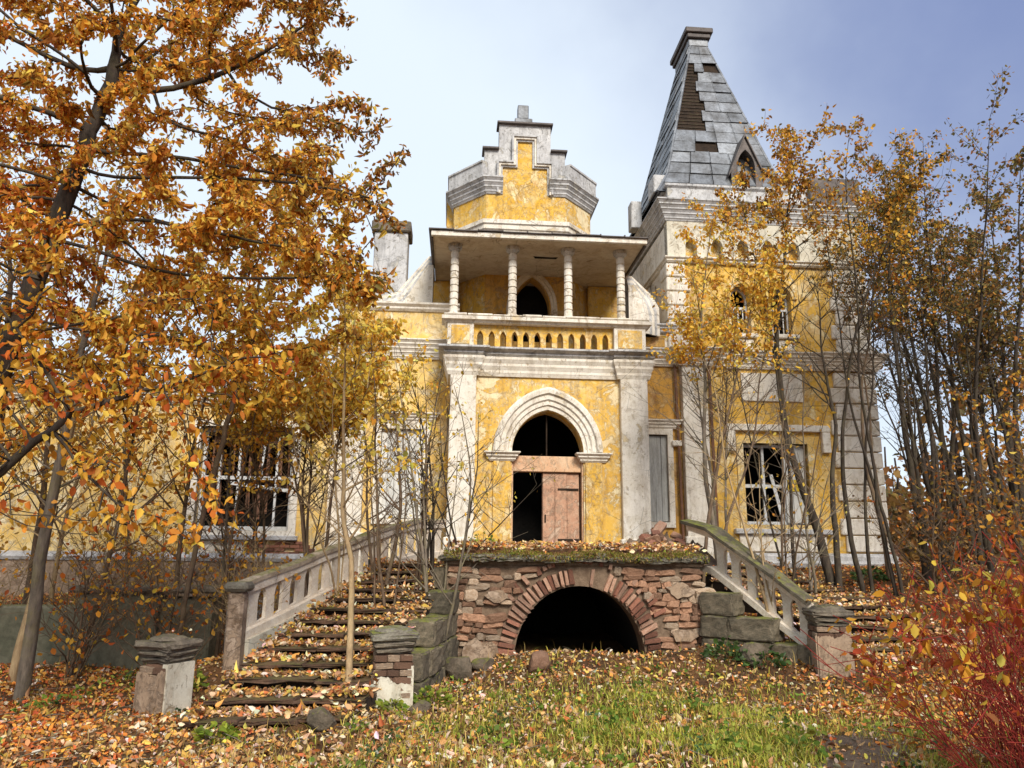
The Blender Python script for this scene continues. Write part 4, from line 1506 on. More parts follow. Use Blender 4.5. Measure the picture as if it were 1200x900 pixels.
# ---- heap of fallen masonry at the end of the terrace
heap = thing('rubble_heap', 'heap of fallen bricks and broken stones on the terrace below the grey boarded window', 'rubble', (2.55, 13.2, 1.5), 0)
rr = random.Random(91)
for i in range(75):
    a, r_ = rr.uniform(0, 6.28), rr.uniform(0, 1) ** .6
    x_, y_ = math.cos(a) * r_ * .75, math.sin(a) * r_ * .8
    zz = max(0, .62 * (1 - r_) ** .8) * rr.uniform(.3, 1) + .04
    sc_ = rr.uniform(.7, 1.3)
    inst('broken_brick' if i % 3 else 'broken_stone', bks[i % 4] if i % 3 else sms[i % 9], heap, (x_, y_, zz), (rr.uniform(-1, 1), rr.uniform(-1, 1), rr.uniform(0, 6)), (.22 * sc_, .12 * sc_, .075 * sc_))
lumpy('rubble_core', -.8, .8, -.8, .8, .02, .5, 'mortar', heap, 16, 16, 5)

# ---- loose stones
def boulder(label, x, y, s, seed, mat='boulder', sz=.7):
    bm = bmesh.new()
    bmesh.ops.create_icosphere(bm, subdivisions=3, radius=1)
    rr = random.Random(seed)
    dirs = [Vector((rr.gauss(0, 1), rr.gauss(0, 1), rr.gauss(0, 1))).normalized() for _ in range(9)]
    for v in bm.verts:
        k = 1.0
        for d in dirs:
            q = v.co.dot(d)
            if q > .62:
                v.co -= d * (q - .62) * .8
        v.co *= 1 + rr.uniform(-.03, .03)
        v.co = Vector((v.co.x * s, v.co.y * s * .85, v.co.z * s * sz))
    o = obj('boulder', bm, mat)
    o.location = (x, y, float(ground_h(x, y)) + s * sz * .45)
    o.rotation_euler = (0, 0, rr.uniform(0, 6))
    tag(o, label, 'stone')
    return o


boulder('dark mossy boulder at the foot of the terrace wall near its left corner', -.72, 11.1, .34, 1)
boulder('square brown stone half buried in leaves in front of the cellar arch', .42, 10.9, .22, 2, 'rubble', .8)
boulder('mossy stone lying at the bottom step of the long staircase', -1.75, 7.75, .2, 4)
boulder('flat stone with moss lying left of the cellar opening', -.35, 11.35, .2, 5, 'boulder', .6)
boulder('small round stone beside the moss-topped pillar', -.95, 8.9, .13, 6)
boulder('dark lump of stone under the block wall behind the brown pillar', 3.3, 11.0, .26, 7)
boulder('small stone in the leaves beside the dark-capped pillar', -3.05, 8.0, .14, 8)


# ================================================================== trees and shrubs
def tree_obj(name, label, cat, base, nodes, par, rad, barkm, leaf=None, group=None, leafmat_='leaf', sides=5):
    base = np.array(base, float)
    t = thing(name, label, cat, tuple(base), 0, group)
    V, q = tubes(nodes - base, par, rad, sides)
    link(bpy.data.objects.new('trunk', np_mesh('trunk', V, q, barkm, smooth=True)), t)
    if leaf is not None and len(leaf[0]):
        V, q, c = leaf_arrays(leaf[0] - base, *leaf[1:])
        link(bpy.data.objects.new('crown', np_mesh('crown', V, q, leafmat_, c)), t)
    return t


def leaves_on(nodes, par, rad, n, thr, rng, spread=.05, mask=None, hang=.6, clump=None):
    """leaf roots along the thin twigs, hanging a little"""
    ok = (rad < thr) & (par >= 0)
    if mask is not None:
        ok &= mask(nodes)
    idx = np.where(ok)[0]
    if not len(idx):
        return np.zeros((0, 3)), np.zeros((0, 3))
    w = np.ones(len(idx))
    if clump:
        p = nodes[idx]
        w = (.5 + .5 * np.sin(p[:, 0] * clump + 1.3) * np.sin(p[:, 1] * clump * .9 + .4) * np.sin(p[:, 2] * clump * 1.1 + 2)) ** 1.5 + .08
    pick = rng.choice(idx, n, p=w / w.sum())
    t = rng.uniform(0, 1, (n, 1))
    pos = nodes[par[pick]] * (1 - t) + nodes[pick] * t + rng.normal(0, spread, (n, 3))
    ax = rng.normal(0, .55, (n, 3)) + unit(nodes[pick] - nodes[par[pick]]) * .3
    ax[:, 2] -= hang
    return pos, ax


ORANGE = [(.66, .26, .03, 4), (.72, .36, .04, 4), (.50, .18, .03, 3), (.76, .46, .07, 3), (.34, .14, .035, 1.5), (.78, .54, .10, 1.5), (.42, .28, .06, 1)]
RUST = [(.62, .18, .03, 3), (.68, .28, .03, 2), (.45, .10, .02, 2), (.7, .38, .05, 1)]
BROWN = [(.42, .19, .045, 3), (.30, .15, .04, 3), (.20, .12, .04, 2), (.52, .26, .05, 2), (.28, .22, .06, 2)]
YELLOW = [(.78, .50, .06, 4), (.80, .58, .10, 4), (.70, .38, .05, 2), (.62, .50, .11, 1.5), (.82, .66, .22, 1)]
GOLD = [(.74, .42, .05, 4), (.68, .32, .035, 3), (.78, .50, .08, 3), (.48, .22, .04, 1.2)]
OLIVE = [(.15, .12, .04, 3), (.22, .165, .05, 3), (.36, .20, .045, 2.5), (.11, .09, .035, 2), (.28, .24, .07, 1)]


# ---- the big tree that fills the upper left
def big_tree():
    rng = np.random.default_rng(5)
    ells = [((-3.5, 7.3, 6.0), (2.2, 1.8, 1.9)), ((-3.4, 6.9, 4.2), (2.1, 1.7, .9)), ((-4.2, 7.3, 8.3), (2.4, 1.9, 1.6)),
            ((-1.6, 7.1, 5.3), (.75, .9, 1.05)), ((-1.75, 6.9, 4.3), (.75, .8, .75)), ((-2.6, 7.2, 4.7), (1.2, 1.0, .9)), ((-3.2, 7.5, 3.5), (1.5, 1.0, .6)), ((-6.5, 7.2, 6.2), (1.6, 1.8, 2.4)), ((-2.3, 7.1, 7.6), (.9, 1.0, .9))]
    A = in_ellipsoids(2300, ells, rng)
    trunk = [(-5.6, 6.9, -.1), (-5.2, 6.9, 1.6), (-4.72, 6.9, 3.2), (-4.45, 7.0, 4.8), (-4.2, 7.2, 6.6)]
    nd, pr = colonize(A, trunk, .2, 1.5, .27, 140, .02, rng)
    rad, nch = pipe_radii(pr, len(nd), .0052, 2.12)
    n = 72000
    pos, ax = leaves_on(nd, pr, rad, n, .012, rng, .04, None, .75, 2.3)
    col = palette(n, ORANGE, .14, rng)
    b = palette(n, BROWN, .14, rng)
    r = palette(n, RUST, .12, rng)
    y = palette(n, YELLOW, .12, rng)
    # the outer right and top of the crown is browner, the low left redder, the low right yellower
    kb = rng.uniform(0, 1, n) < np.clip((pos[:, 0] + 2.6) * .45 + (pos[:, 2] - 5.4) * .13, .03, .8)
    col[kb] = b[kb]
    kr = rng.uniform(0, 1, n) < np.clip((-pos[:, 0] - 3.2) * .4 - np.abs(pos[:, 2] - 4.6) * .3, 0, .7)
    col[kr] = r[kr]
    ky = rng.uniform(0, 1, n) < np.clip((4.5 - pos[:, 2]) * .35, 0, .6)
    col[ky] = y[ky]
    tree_obj('autumn_tree', 'large tree with dense orange-brown autumn leaves overhanging the left wing', 'tree', trunk[0], nd, pr, rad, 'bark_dark',
             (pos, rng.uniform(.035, .076, n), ax, col, .52, .6, rng, .6), sides=6)


big_tree()


def second_limb_tree():
    """leaning dark tree at the left edge with a long low bough"""
    rng = np.random.default_rng(9)
    ells = [((-3.9, 6.3, 2.9), (1.4, .8, .6)), ((-2.7, 6.6, 3.2), (1.0, .8, .55)), ((-4.6, 6.1, 3.6), (1.0, .8, .7)), ((-3.4, 6.2, 2.0), (1.3, .7, .4))]
    A = in_ellipsoids(420, ells, rng)
    trunk = [(-5.3, 5.9, -.1), (-4.7, 6.0, 1.3), (-4.1, 6.1, 2.2), (-3.6, 6.2, 2.75), (-2.8, 6.5, 3.1)]
    nd, pr = colonize(A, trunk, .17, 1.2, .2, 110, 0, rng)
    rad, _ = pipe_radii(pr, len(nd), .0045, 2.2)
    n = 2300
    pos, ax = leaves_on(nd, pr, rad, n, .012, rng, .06, None, .8, 2.6)
    col = palette(n, RUST, .14, rng)
    g = palette(n, GOLD, .14, rng)
    k = rng.uniform(0, 1, n) < .6
    col[k] = g[k]
    tree_obj('leaning_tree', 'leaning dark tree at the edge with a long bough of sparse orange leaves', 'tree', trunk[0], nd, pr, rad, 'bark_dark',
             (pos, np.full(n, .075), ax, col, .56, .5, rng, .45), sides=6)


second_limb_tree()


def golden_tree():
    """airy yellow tree standing behind the big one"""
    rng = np.random.default_rng(17)
    ells = [((-3.5, 10.6, 5.6), (1.5, 1.1, 1.1)), ((-2.6, 10.4, 4.5), (1.0, .9, .8)), ((-4.7, 10.8, 5.2), (1.2, 1.0, 1.0)), ((-3.2, 10.6, 7.0), (1.1, .9, .8)), ((-5.6, 10.8, 4.4), (1.0, .9, .8))]
    A = in_ellipsoids(900, ells, rng)
    trunk = [(-4.5, 10.9, .1), (-4.35, 10.8, 1.5), (-4.1, 10.7, 2.9), (-3.8, 10.6, 4.2)]
    nd, pr = colonize(A, trunk, .2, 1.4, .26, 120, .02, rng)
    rad, _ = pipe_radii(pr, len(nd), .0045, 2.3)
    n = 9500
    pos, ax = leaves_on(nd, pr, rad, n, .011, rng, .04, None, .75, 2.4)
    col = palette(n, YELLOW, .14, rng)
    g = palette(n, ORANGE, .14, rng)
    k = rng.uniform(0, 1, n) < np.clip(.35 - (pos[:, 0] + 3.4) * .25, .1, .9)
    col[k] = g[k]
    tree_obj('golden_tree', 'airy yellow-leaved tree behind the big orange one, reaching over the broken window', 'tree', trunk[0], nd, pr, rad, 'bark_brown',
             (pos, rng.uniform(.06, .11, n), ax, col, .55, .5, rng, .4), sides=5)


golden_tree()


# ---- slender saplings: stems with side shoots and twigs
def sapling(rng, base, height, lean, r0, nbr=16, br_len=1.2, twig=3, wig=.05, start=.25, up=.75, tip=.003, stems=1, splay=.25, step=.2):
    nodes, par, rad = [], [], []

    def walk(p0, pi, d, L, ra, rb, w, up_pull):
        n = max(2, int(L / step))
        prev, p = pi, np.array(p0, float)
        out = []
        for i in range(n):
            d = d + rng.normal(0, w, 3)
            d[2] += up_pull * .12
            d = d / np.linalg.norm(d)
            p = p + d * (L / n)
            nodes.append(p)
            par.append(prev)
            rad.append(ra + (rb - ra) * (i + 1) / n)
            prev = len(nodes) - 1
            out.append((prev, p, d.copy(), ra + (rb - ra) * (i + 1) / n))
        return out

    nodes.append(np.array(base, float))
    par.append(-1)
    rad.append(r0)
    for s in range(stems):
        sc = 1.0 if s == 0 else rng.uniform(.55, .95)
        d = np.array([lean[0], lean[1], 1.0]) + (rng.normal(0, splay, 3) * [1, 1, 0] if s else 0)
        d = d / np.linalg.norm(d)
        b = np.array(base, float) + (rng.normal(0, .09, 3) * [1, 1, 0] if s else 0)
        if s:
            nodes.append(b)
            par.append(-1)
            rad.append(r0 * sc)
        main = walk(b, len(nodes) - 1, d, height * sc, r0 * sc, tip * 1.3, wig, .35)
        nb = int(nbr * sc)
        for k in range(nb):
            t = start + (1 - start) * (k + rng.uniform(0, 1)) / nb
            i, p, dd, rr_ = main[min(len(main) - 1, int(t * len(main)))]
            a = rng.uniform(0, 2 * math.pi)
            bd = np.array([math.cos(a), math.sin(a), up * rng.uniform(.6, 1.4)])
            bl = br_len * (1.15 - t * .75) * rng.uniform(.5, 1.2)
            br = walk(p, i, bd / np.linalg.norm(bd), bl, min(rr_ * .6, .004 + bl * .008), tip, wig * 1.5, .5)
            for _ in range(twig):
                j = rng.integers(0, len(br))
                i2, p2, d2, r2 = br[j]
                td = d2 + rng.normal(0, .6, 3)
                walk(p2, i2, td / np.linalg.norm(td), bl * rng.uniform(.2, .5), min(r2, .006), tip * .8, wig * 1.8, .3)
    return np.array(nodes), np.array(par), np.array(rad)


def add_sapling(name, label, cat, base, height, lean, r0, barkm, seed, leaves=0, pal=None, lsize=.07, lz=None, group=None, pal2=None, kmix=0, hang=.7, clump=None, **k):
    rng = np.random.default_rng(seed)
    b = (base[0], base[1], float(ground_h(base[0], base[1])) - .05 if len(base) < 3 else base[2])
    nd, pr, rd = sapling(rng, b, height, lean, r0, **k)
    lf = None
    if leaves:
        mask = (lambda q: (q[:, 2] > lz[0]) & (q[:, 2] < lz[1])) if lz else None
        pos, ax = leaves_on(nd, pr, rd, leaves, .012, rng, .05, mask, hang, clump)
        m = len(pos)
        col = palette(m, pal, .14, rng) if m else np.zeros((0, 3))
        if pal2 and m:
            c2 = palette(m, pal2, .14, rng)
            kk = rng.uniform(0, 1, m) < kmix
            col[kk] = c2[kk]
        lf = (pos, np.full(m, lsize), ax, col, .58, .35, rng)
    return tree_obj(name, label, cat, b, nd, pr, rd, barkm, lf, group)


G1 = 'saplings in front of the facade'
# in front of the portal, left
add_sapling('sapling', 'pale-barked young tree rising beside the moss-topped pillar', 'sapling', (-1.74, 8.75), 5.0, (.035, .12), .047, 'bark_pale', 1, 420, YELLOW, .08, (2.6, 6), G1, nbr=18, br_len=1.4, twig=4, start=.3, wig=.07)
add_sapling('sapling', 'grey multi-stemmed sapling at the left end of the terrace wall', 'sapling', (-1.05, 11.35), 4.9, (-.03, .05), .036, 'bark_grey', 2, 130, YELLOW, .07, (2, 5.5), G1, nbr=10, br_len=1.2, twig=4, stems=5, splay=.17, start=.2)
add_sapling('sapling', 'twin-stemmed brown sapling before the boarded white window', 'sapling', (-2.0, 12.2), 5.2, (.02, .05), .045, 'bark_brown', 3, 1500, YELLOW, .085, (3.8, 7.5), G1, nbr=20, br_len=1.4, twig=5, stems=3, splay=.08, start=.42)
add_sapling('sapling', 'bushy yellow-leaved sapling beside the left pilaster', 'sapling', (-2.9, 12.4), 5.6, (-.02, .06), .042, 'bark_brown', 4, 5200, YELLOW, .09, (3.7, 8), G1, pal2=GOLD, kmix=.35, nbr=28, br_len=1.5, twig=6, stems=4, splay=.12, start=.45, clump=2.1)
add_sapling('sapling', 'thin golden sapling between the wing window and the stair balustrade', 'sapling', (-4.0, 12.9), 5.0, (.03, .0), .035, 'bark_brown', 5, 2600, GOLD, .09, (3.5, 8), G1, pal2=YELLOW, kmix=.5, nbr=26, br_len=1.4, twig=6, stems=4, splay=.16, start=.4, clump=2.3)
add_sapling('sapling', 'low arching dark sapling reaching over the ledge to the portal', 'sapling', (-.75, 12.4, 1.5), 2.6, (.05, .0), .022, 'bark_dark', 6, 110, YELLOW, .065, None, G1, nbr=9, br_len=1.1, twig=3, stems=4, splay=.4, start=.2)
add_sapling('sapling', 'dark bare sapling growing out of the stair edge before the left pilaster of the portal', 'sapling', (-1.25, 12.7, 1.2), 4.0, (.03, .02), .03, 'bark_dark', 7, 90, YELLOW, .075, (3.2, 8), G1, nbr=9, br_len=1.2, twig=3, stems=4, splay=.12, start=.12)
add_sapling('sapling', 'thin reddish sapling leaning across the stair balustrade', 'sapling', (-1.75, 11.2, .9), 4.2, (-.06, .04), .026, 'bark_brown', 8, 220, YELLOW, .075, (2.6, 8), G1, nbr=12, br_len=1.2, twig=4, stems=3, splay=.16, start=.2)
add_sapling('sapling', 'bare curved sapling standing on the stair side of the terrace corner', 'sapling', (-1.45, 12.0, .9), 3.8, (.10, .02), .024, 'bark_brown', 9, 60, YELLOW, .07, (2.5, 8), G1, nbr=10, br_len=1.0, twig=3, stems=3, splay=.2, start=.25, wig=.06)
add_sapling('sapling', 'bare pale sapling in front of the left half of the boarded window', 'sapling', (-2.5, 11.6, .6), 4.6, (.02, .02), .024, 'bark_pale', 10, 120, YELLOW, .075, (2.8, 8), G1, nbr=12, br_len=1.1, twig=4, stems=3, splay=.14, start=.25, wig=.05)
# in front of the tower
add_sapling('sapling', 'thickest grey tree in front of the tower, leaning over its right window', 'tree', (5.9, 14.4), 9.4, (-.10, .10), .10, 'bark_dark', 11, 2600, BROWN, .08, (7.9, 14), G1, pal2=GOLD, kmix=.5, nbr=30, br_len=2.0, twig=6, start=.5, wig=.04, stems=2, splay=.08)
add_sapling('sapling', 'grey tree with golden leaves before the left edge of the tower', 'tree', (3.8, 14.0), 8.4, (-.08, .08), .065, 'bark_grey', 12, 2500, GOLD, .085, (5.6, 12), G1, pal2=YELLOW, kmix=.35, nbr=28, br_len=1.8, twig=6, start=.48, wig=.045, stems=3, splay=.10, clump=2.0)
add_sapling('sapling', 'slim brown tree with golden leaves over the bay cornice', 'tree', (3.3, 13.8), 7.6, (-.05, .08), .042, 'bark_brown', 13, 2300, GOLD, .085, (5.2, 12), G1, pal2=YELLOW, kmix=.45, nbr=24, br_len=1.8, twig=6, start=.45, wig=.045, stems=3, splay=.10, clump=2.0)
add_sapling('sapling', 'thin dark tree with a sparse top between the two tower windows', 'tree', (5.2, 14.2), 9.0, (-.06, .08), .04, 'bark_dark', 19, 900, BROWN, .075, (8.4, 14), G1, pal2=GOLD, kmix=.4, nbr=22, br_len=1.5, twig=5, start=.5, wig=.035, stems=2, splay=.12)
add_sapling('sapling', 'slim crooked tree before the right part of the tower front', 'tree', (6.9, 14.2), 8.6, (-.07, .08), .038, 'bark_dark', 20, 800, BROWN, .075, (8.0, 14), G1, pal2=GOLD, kmix=.4, nbr=22, br_len=1.5, twig=5, start=.45, wig=.04, stems=2, splay=.08)
add_sapling('sapling', 'bare thin sapling rising behind the mossy balustrade', 'sapling', (3.75, 11.5), 4.3, (-.05, .05), .028, 'bark_pale', 14, 45, YELLOW, .06, None, G1, nbr=12, br_len=1.1, twig=4, stems=3, splay=.14, start=.15)
add_sapling('sapling', 'slender dark tree with brown leaves before the tower quoins', 'tree', (6.5, 14.6), 9.0, (-.04, .08), .055, 'bark_dark', 15, 2400, OLIVE, .08, (7.6, 14), G1, pal2=GOLD, kmix=.5, nbr=28, br_len=1.9, twig=6, start=.55, stems=2, splay=.08)
add_sapling('sapling', 'grey sapling with leafy top beside the corner of the tower', 'tree', (7.2, 15.0), 8.4, (-.02, .05), .05, 'bark_brown', 16, 1500, OLIVE, .08, (7.2, 14), G1, pal2=GOLD, kmix=.45, nbr=24, br_len=1.7, twig=6, start=.55, stems=2, splay=.08)
add_sapling('sapling', 'bare grey sapling in front of the tower ground-floor window', 'sapling', (5.15, 13.4), 4.6, (.0, .05), .03, 'bark_grey', 17, 60, YELLOW, .06, None, G1, nbr=13, br_len=1.3, twig=4, stems=3, splay=.18, start=.15)
add_sapling('sapling', 'bare brown sapling between the downpipe and the golden trees', 'sapling', (4.4, 12.6), 4.8, (-.04, .05), .028, 'bark_brown', 18, 90, GOLD, .07, None, G1, nbr=12, br_len=1.2, twig=4, stems=3, splay=.15, start=.15)

# right-hand clump beyond the tower
G2 = 'slender trees beyond the tower'
spec = [((7.9, 15.0), 8.3, (.0, .05), .08, 'mossy grey trunk rising beside the corner quoins'),
        ((8.7, 15.8), 9.2, (-.02, .02), .065, 'slender tree with rusty top, first beyond the tower'),
        ((9.1, 16.2), 9.5, (.0, .03), .06, 'slender dark-stemmed tree with orange-brown top, second beyond the tower'),
        ((9.5, 15.6), 9.2, (.01, .0), .065, 'multi-stemmed rusty-topped tree in the middle of the clump beyond the tower'),
        ((9.9, 16.6), 9.6, (.02, .02), .07, 'tall olive-topped tree just right of the middle of the clump'),
        ((10.5, 16.0), 9.0, (.03, .0), .075, 'dense brown-leaved tree at the edge behind the red shrub'),
        ((11.3, 17.5), 9.0, (.03, .0), .085, 'darkest olive tree, partly cut off at the edge of the photo'),
        ((12.6, 19.5), 9.2, (.0, .0), .10, 'tall dark tree farthest back beyond the red shrub'),
        ((11.6, 20.5), 9.4, (.0, .0), .09, 'dark tree standing behind the olive-topped one')]
for i, (b, h, ln, r0, lb) in enumerate(spec):
    add_sapling('slender_tree', lb, 'tree', b, h, ln, r0, 'bark_dark', 40 + i, (1800 if i < 5 else 3600), OLIVE, .08 if i < 5 else .095, ((6.4 if i < 5 else 3.0), 16), G2, pal2=((ORANGE, BROWN)[i % 2] if i < 4 else BROWN), kmix=(.45 if i < 4 else .4), nbr=30, br_len=1.6, twig=5, start=.38, wig=.035, stems=(3 if i < 5 else 2), splay=.1)
# lower growth there
add_sapling('orange_sapling', 'low orange-leaved sapling in front of the slender trees', 'sapling', (9.2, 13.6), 4.6, (.0, .0), .045, 'bark_brown', 60, 1300, ORANGE, .085, (1.5, 7), None, nbr=30, br_len=1.6, twig=5, stems=4, splay=.25, start=.1)
add_sapling('orange_sapling', 'rust-leaved sapling close behind the red shrub', 'sapling', (8.1, 11.6), 2.9, (.0, .0), .035, 'bark_brown', 61, 900, RUST, .085, (.5, 6), None, pal2=BROWN, kmix=.5, nbr=26, br_len=1.2, twig=5, stems=5, splay=.35, start=.1)
add_sapling('brown_shrub', 'brown twiggy shrub against the corner of the tower', 'shrub', (7.6, 14.2), 2.2, (.0, .0), .03, 'bark_brown', 62, 500, BROWN, .08, None, None, pal2=RUST, kmix=.3, nbr=20, br_len=1.0, twig=5, stems=6, splay=.35, start=.1)

# left wood: trunks and orange undergrowth
G3 = 'trees of the wood at the left'
spec = [((-5.6, 9.4), 7.5, (.05, .02), .085, 'bark_grey', 'grey trunk nearest the dark-capped pillar'),
        ((-6.2, 10.2), 8.0, (-.02, .02), .06, 'bark_pale', 'pale straight trunk between two darker ones'),
        ((-7.4, 11.0), 8.5, (.06, .0), .09, 'bark_brown', 'stout brown trunk in front of the end of the wing'),
        ((-5.2, 12.5), 7.0, (.02, .0), .05, 'bark_brown', 'thin brown trunk rising behind the garden wall'),
        ((-8.6, 12.2), 8.5, (-.02, .0), .08, 'bark_dark', 'dark trunk near the edge of the wood'),
        ((-6.6, 13.6), 7.5, (.03, .0), .05, 'bark_grey', 'thin grey trunk close to the wing wall'),
        ((-9.8, 14.0), 9.0, (.0, .0), .09, 'bark_brown', 'brown trunk farthest back at the edge'),
        ((-6.9, 10.0), 7.5, (.08, .0), .055, 'bark_dark', 'dark leaning trunk just behind the rusty shrub'),
        ((-4.75, 13.2), 6.0, (.02, .0), .04, 'bark_grey', 'slim grey trunk in front of the broken window'),
        ((-8.0, 13.2), 8.0, (.03, .0), .07, 'bark_brown', 'brown trunk midway along the wing wall'),
        ((-5.9, 11.2), 6.5, (.04, .0), .04, 'bark_brown', 'slim brown sapling just in front of the low garden wall'),
        ((-7.1, 12.4), 7.0, (-.03, .0), .045, 'bark_pale', 'slim pale sapling leaning towards the edge behind the garden wall'),
        ((-7.9, 9.8), 7.0, (.07, .0), .05, 'bark_grey', 'grey leaning sapling beside the rusty shrub'),
        ((-4.3, 11.9), 5.5, (-.02, .0), .032, 'bark_brown', 'thin reddish-brown sapling on the outer side of the balustrade')]
for i, (b, h, ln, r0, bk_, lb) in enumerate(spec):
    add_sapling('wood_tree', lb, 'tree', b, h, ln, r0, bk_, 80 + i, 700, ORANGE, .08, (2.6, 12), G3, pal2=GOLD, kmix=.5, nbr=30, br_len=1.7, twig=5, start=.22, wig=.035, stems=1)
G4 = 'orange undergrowth below the wing'
spec = [((-4.6, 10.9), 1.9, 'orange-leaved shrub beside the newel of the long staircase', 900),
        ((-5.6, 12.9), 2.8, 'tall golden shrub in front of the broken window', 1500),
        ((-7.2, 9.7), 1.7, 'rusty shrub among the trunks at the edge', 800),
        ((-6.4, 12.6), 2.5, 'orange shrub behind the low garden wall', 1300),
        ((-8.8, 10.6), 2.2, 'brown shrub at the far edge of the wood', 900),
        ((-3.75, 11.4), 1.6, 'rust-coloured shrub leaning on the outside of the balustrade', 800),
        ((-5.7, 10.6), 1.9, 'thick orange shrub in front of the garden wall', 1200),
        ((-7.9, 11.6), 2.4, 'golden brown shrub behind the stout trunk', 1200),
        ((-4.9, 13.6), 2.2, 'pale orange shrub under the broken window sill', 1100)]
for i, (b, h, lb, nl) in enumerate(spec):
    add_sapling('shrub', lb, 'shrub', b, h, (0, 0), .02, 'bark_pale' if i % 2 else 'bark_brown', 100 + i, int(nl * .3), GOLD, .075, None, G4, pal2=(RUST if i % 2 == 0 else ORANGE), kmix=.6, nbr=20, br_len=1.0, twig=4, stems=6, splay=.35, start=.08)


# ---- red dogwood in the right foreground
def red_shrub():
    rng = np.random.default_rng(21)
    base = np.array([4.05, 5.6, 0.0])
    nodes, par, rad = [], [], []
    for s in range(340):
        a = rng.uniform(0, 2 * math.pi)
        rr_ = rng.uniform(0, .55) ** .8
        p = base + np.array([math.cos(a) * rr_ * 1.2, math.sin(a) * rr_, -.05])
        d = np.array([math.cos(a) * .38 * rr_ * 2 + rng.normal(0, .16), math.sin(a) * .3 * rr_ * 2 + rng.normal(0, .14), 1.0])
        d /= np.linalg.norm(d)
        L = rng.uniform(.7, 1.6) + .55 * rng.random() * (p[0] > base[0] - .1)
        n = 8
        prev = -1
        for i in range(n + 1):
            nodes.append(p.copy())
            par.append(prev)
            rad.append(.0062 * (1 - i / n * .72))
            prev = len(nodes) - 1
            if i > 1 and rng.random() < .55:
                q, qd, pv = p.copy(), d + rng.normal(0, .5, 3), prev
                qd /= np.linalg.norm(qd)
                for k in range(4):
                    q = q + qd * L * .07
                    nodes.append(q.copy())
                    par.append(pv)
                    rad.append(.003)
                    pv = len(nodes) - 1
            d = d + rng.normal(0, .11, 3)
            d /= np.linalg.norm(d)
            p = p + d * L / n
    nd, pr, rd = np.array(nodes), np.array(par), np.array(rad)
    n = 2300
    pos, ax = leaves_on(nd, pr, rd, n, .006, rng, .015, lambda q: q[:, 2] > 1.0 + .35 * np.sin(q[:, 0] * 4), .9)
    c = palette(n, [(.62, .30, .03, 3), (.66, .42, .05, 2), (.50, .15, .02, 3), (.36, .06, .02, 3), (.25, .1, .03, 2), (.5, .42, .06, .7)], .12, rng)
    tree_obj('dogwood_shrub', 'dense shrub of bright red stems with orange leaves in the near corner', 'shrub', base, nd, pr, rd, 'bark_red', (pos, np.full(n, .075), ax, c, .5, .5, rng, .4))


red_shrub()


# ---- green leafy plants
def green_plant(label, x, y, s, n, seed, pal, z=None, lsize=.07):
    rng = np.random.default_rng(seed)
    z = float(ground_h(x, y)) if z is None else z
    a = rng.uniform(0, 2 * math.pi, n)
    r_ = s * rng.uniform(0, 1, n) ** .6
    h = s * .9 * rng.uniform(.05, 1, n) * (1.1 - r_ / s * .6)
    pos = np.stack([r_ * np.cos(a), r_ * np.sin(a), h], 1)
    ax = np.stack([np.cos(a), np.sin(a), rng.normal(.1, .4, n)], 1)
    t = thing('leafy_plant', label, 'plant', (x, y, z))
    nd, pr, rd = [], [], []
    for i in range(0, n, 6):
        nd += [np.array([pos[i, 0] * .2, pos[i, 1] * .2, -.02]), pos[i]]
        pr += [-1, len(nd) - 2]
        rd += [.005, .003]
    V, q = tubes(np.array(nd), np.array(pr), np.array(rd), 4)
    link(bpy.data.objects.new('stem', np_mesh('stem', V, q, 'bark_brown')), t)
    V, q, c = leaf_arrays(pos, np.full(n, lsize), ax, palette(n, pal, .15, rng), .6, .3, rng)
    link(bpy.data.objects.new('foliage', np_mesh('foliage', V, q, 'leaf', c)), t)


GRN = [(.05, .09, .025, 3), (.08, .14, .03, 2), (.14, .2, .07, 1), (.2, .26, .14, .6)]
LIME = [(.22, .28, .03, 3), (.32, .34, .04, 2), (.14, .2, .03, 2)]
green_plant('dark green leafy plant at the foot of the block wall', 3.0, 11.15, .30, 160, 1, GRN, lsize=.085)
green_plant('green leafy plant with paler leaves in front of the block wall', 3.45, 10.9, .26, 120, 2, GRN, lsize=.085)
green_plant('lime green fern-like tuft beside the moss-topped pillar', -.85, 9.2, .22, 130, 3, LIME)
green_plant('bright green weed in front of the bottom step', -2.6, 7.35, .16, 90, 4, LIME)
green_plant('pale green plant by the plinth of the tower', 6.9, 15.2, .3, 130, 6, GRN, lsize=.09)
green_plant('green tuft growing beside the newel of the balustrade', -3.75, 9.4, .25, 120, 7, LIME)
green_plant('fresh green weed at the near foot of the moss-topped pillar', -1.22, 8.68, .15, 80, 8, LIME)
green_plant('yellow-green bush left of the portal door on the ledge', -.55, 15.2, .5, 320, 9, LIME + [(.6, .5, .1, 2)], z=1.6)


# ================================================================== ground cover
def on_ground(n, x0, x1, y0, y1, rng, power=1.6):
    """denser close to the camera, where leaves show larger"""
    y = y0 + (y1 - y0) * rng.uniform(0, 1, n) ** power
    half = .9 * y
    x = np.clip(rng.uniform(-1, 1, n) * half, x0, x1)
    return x, y


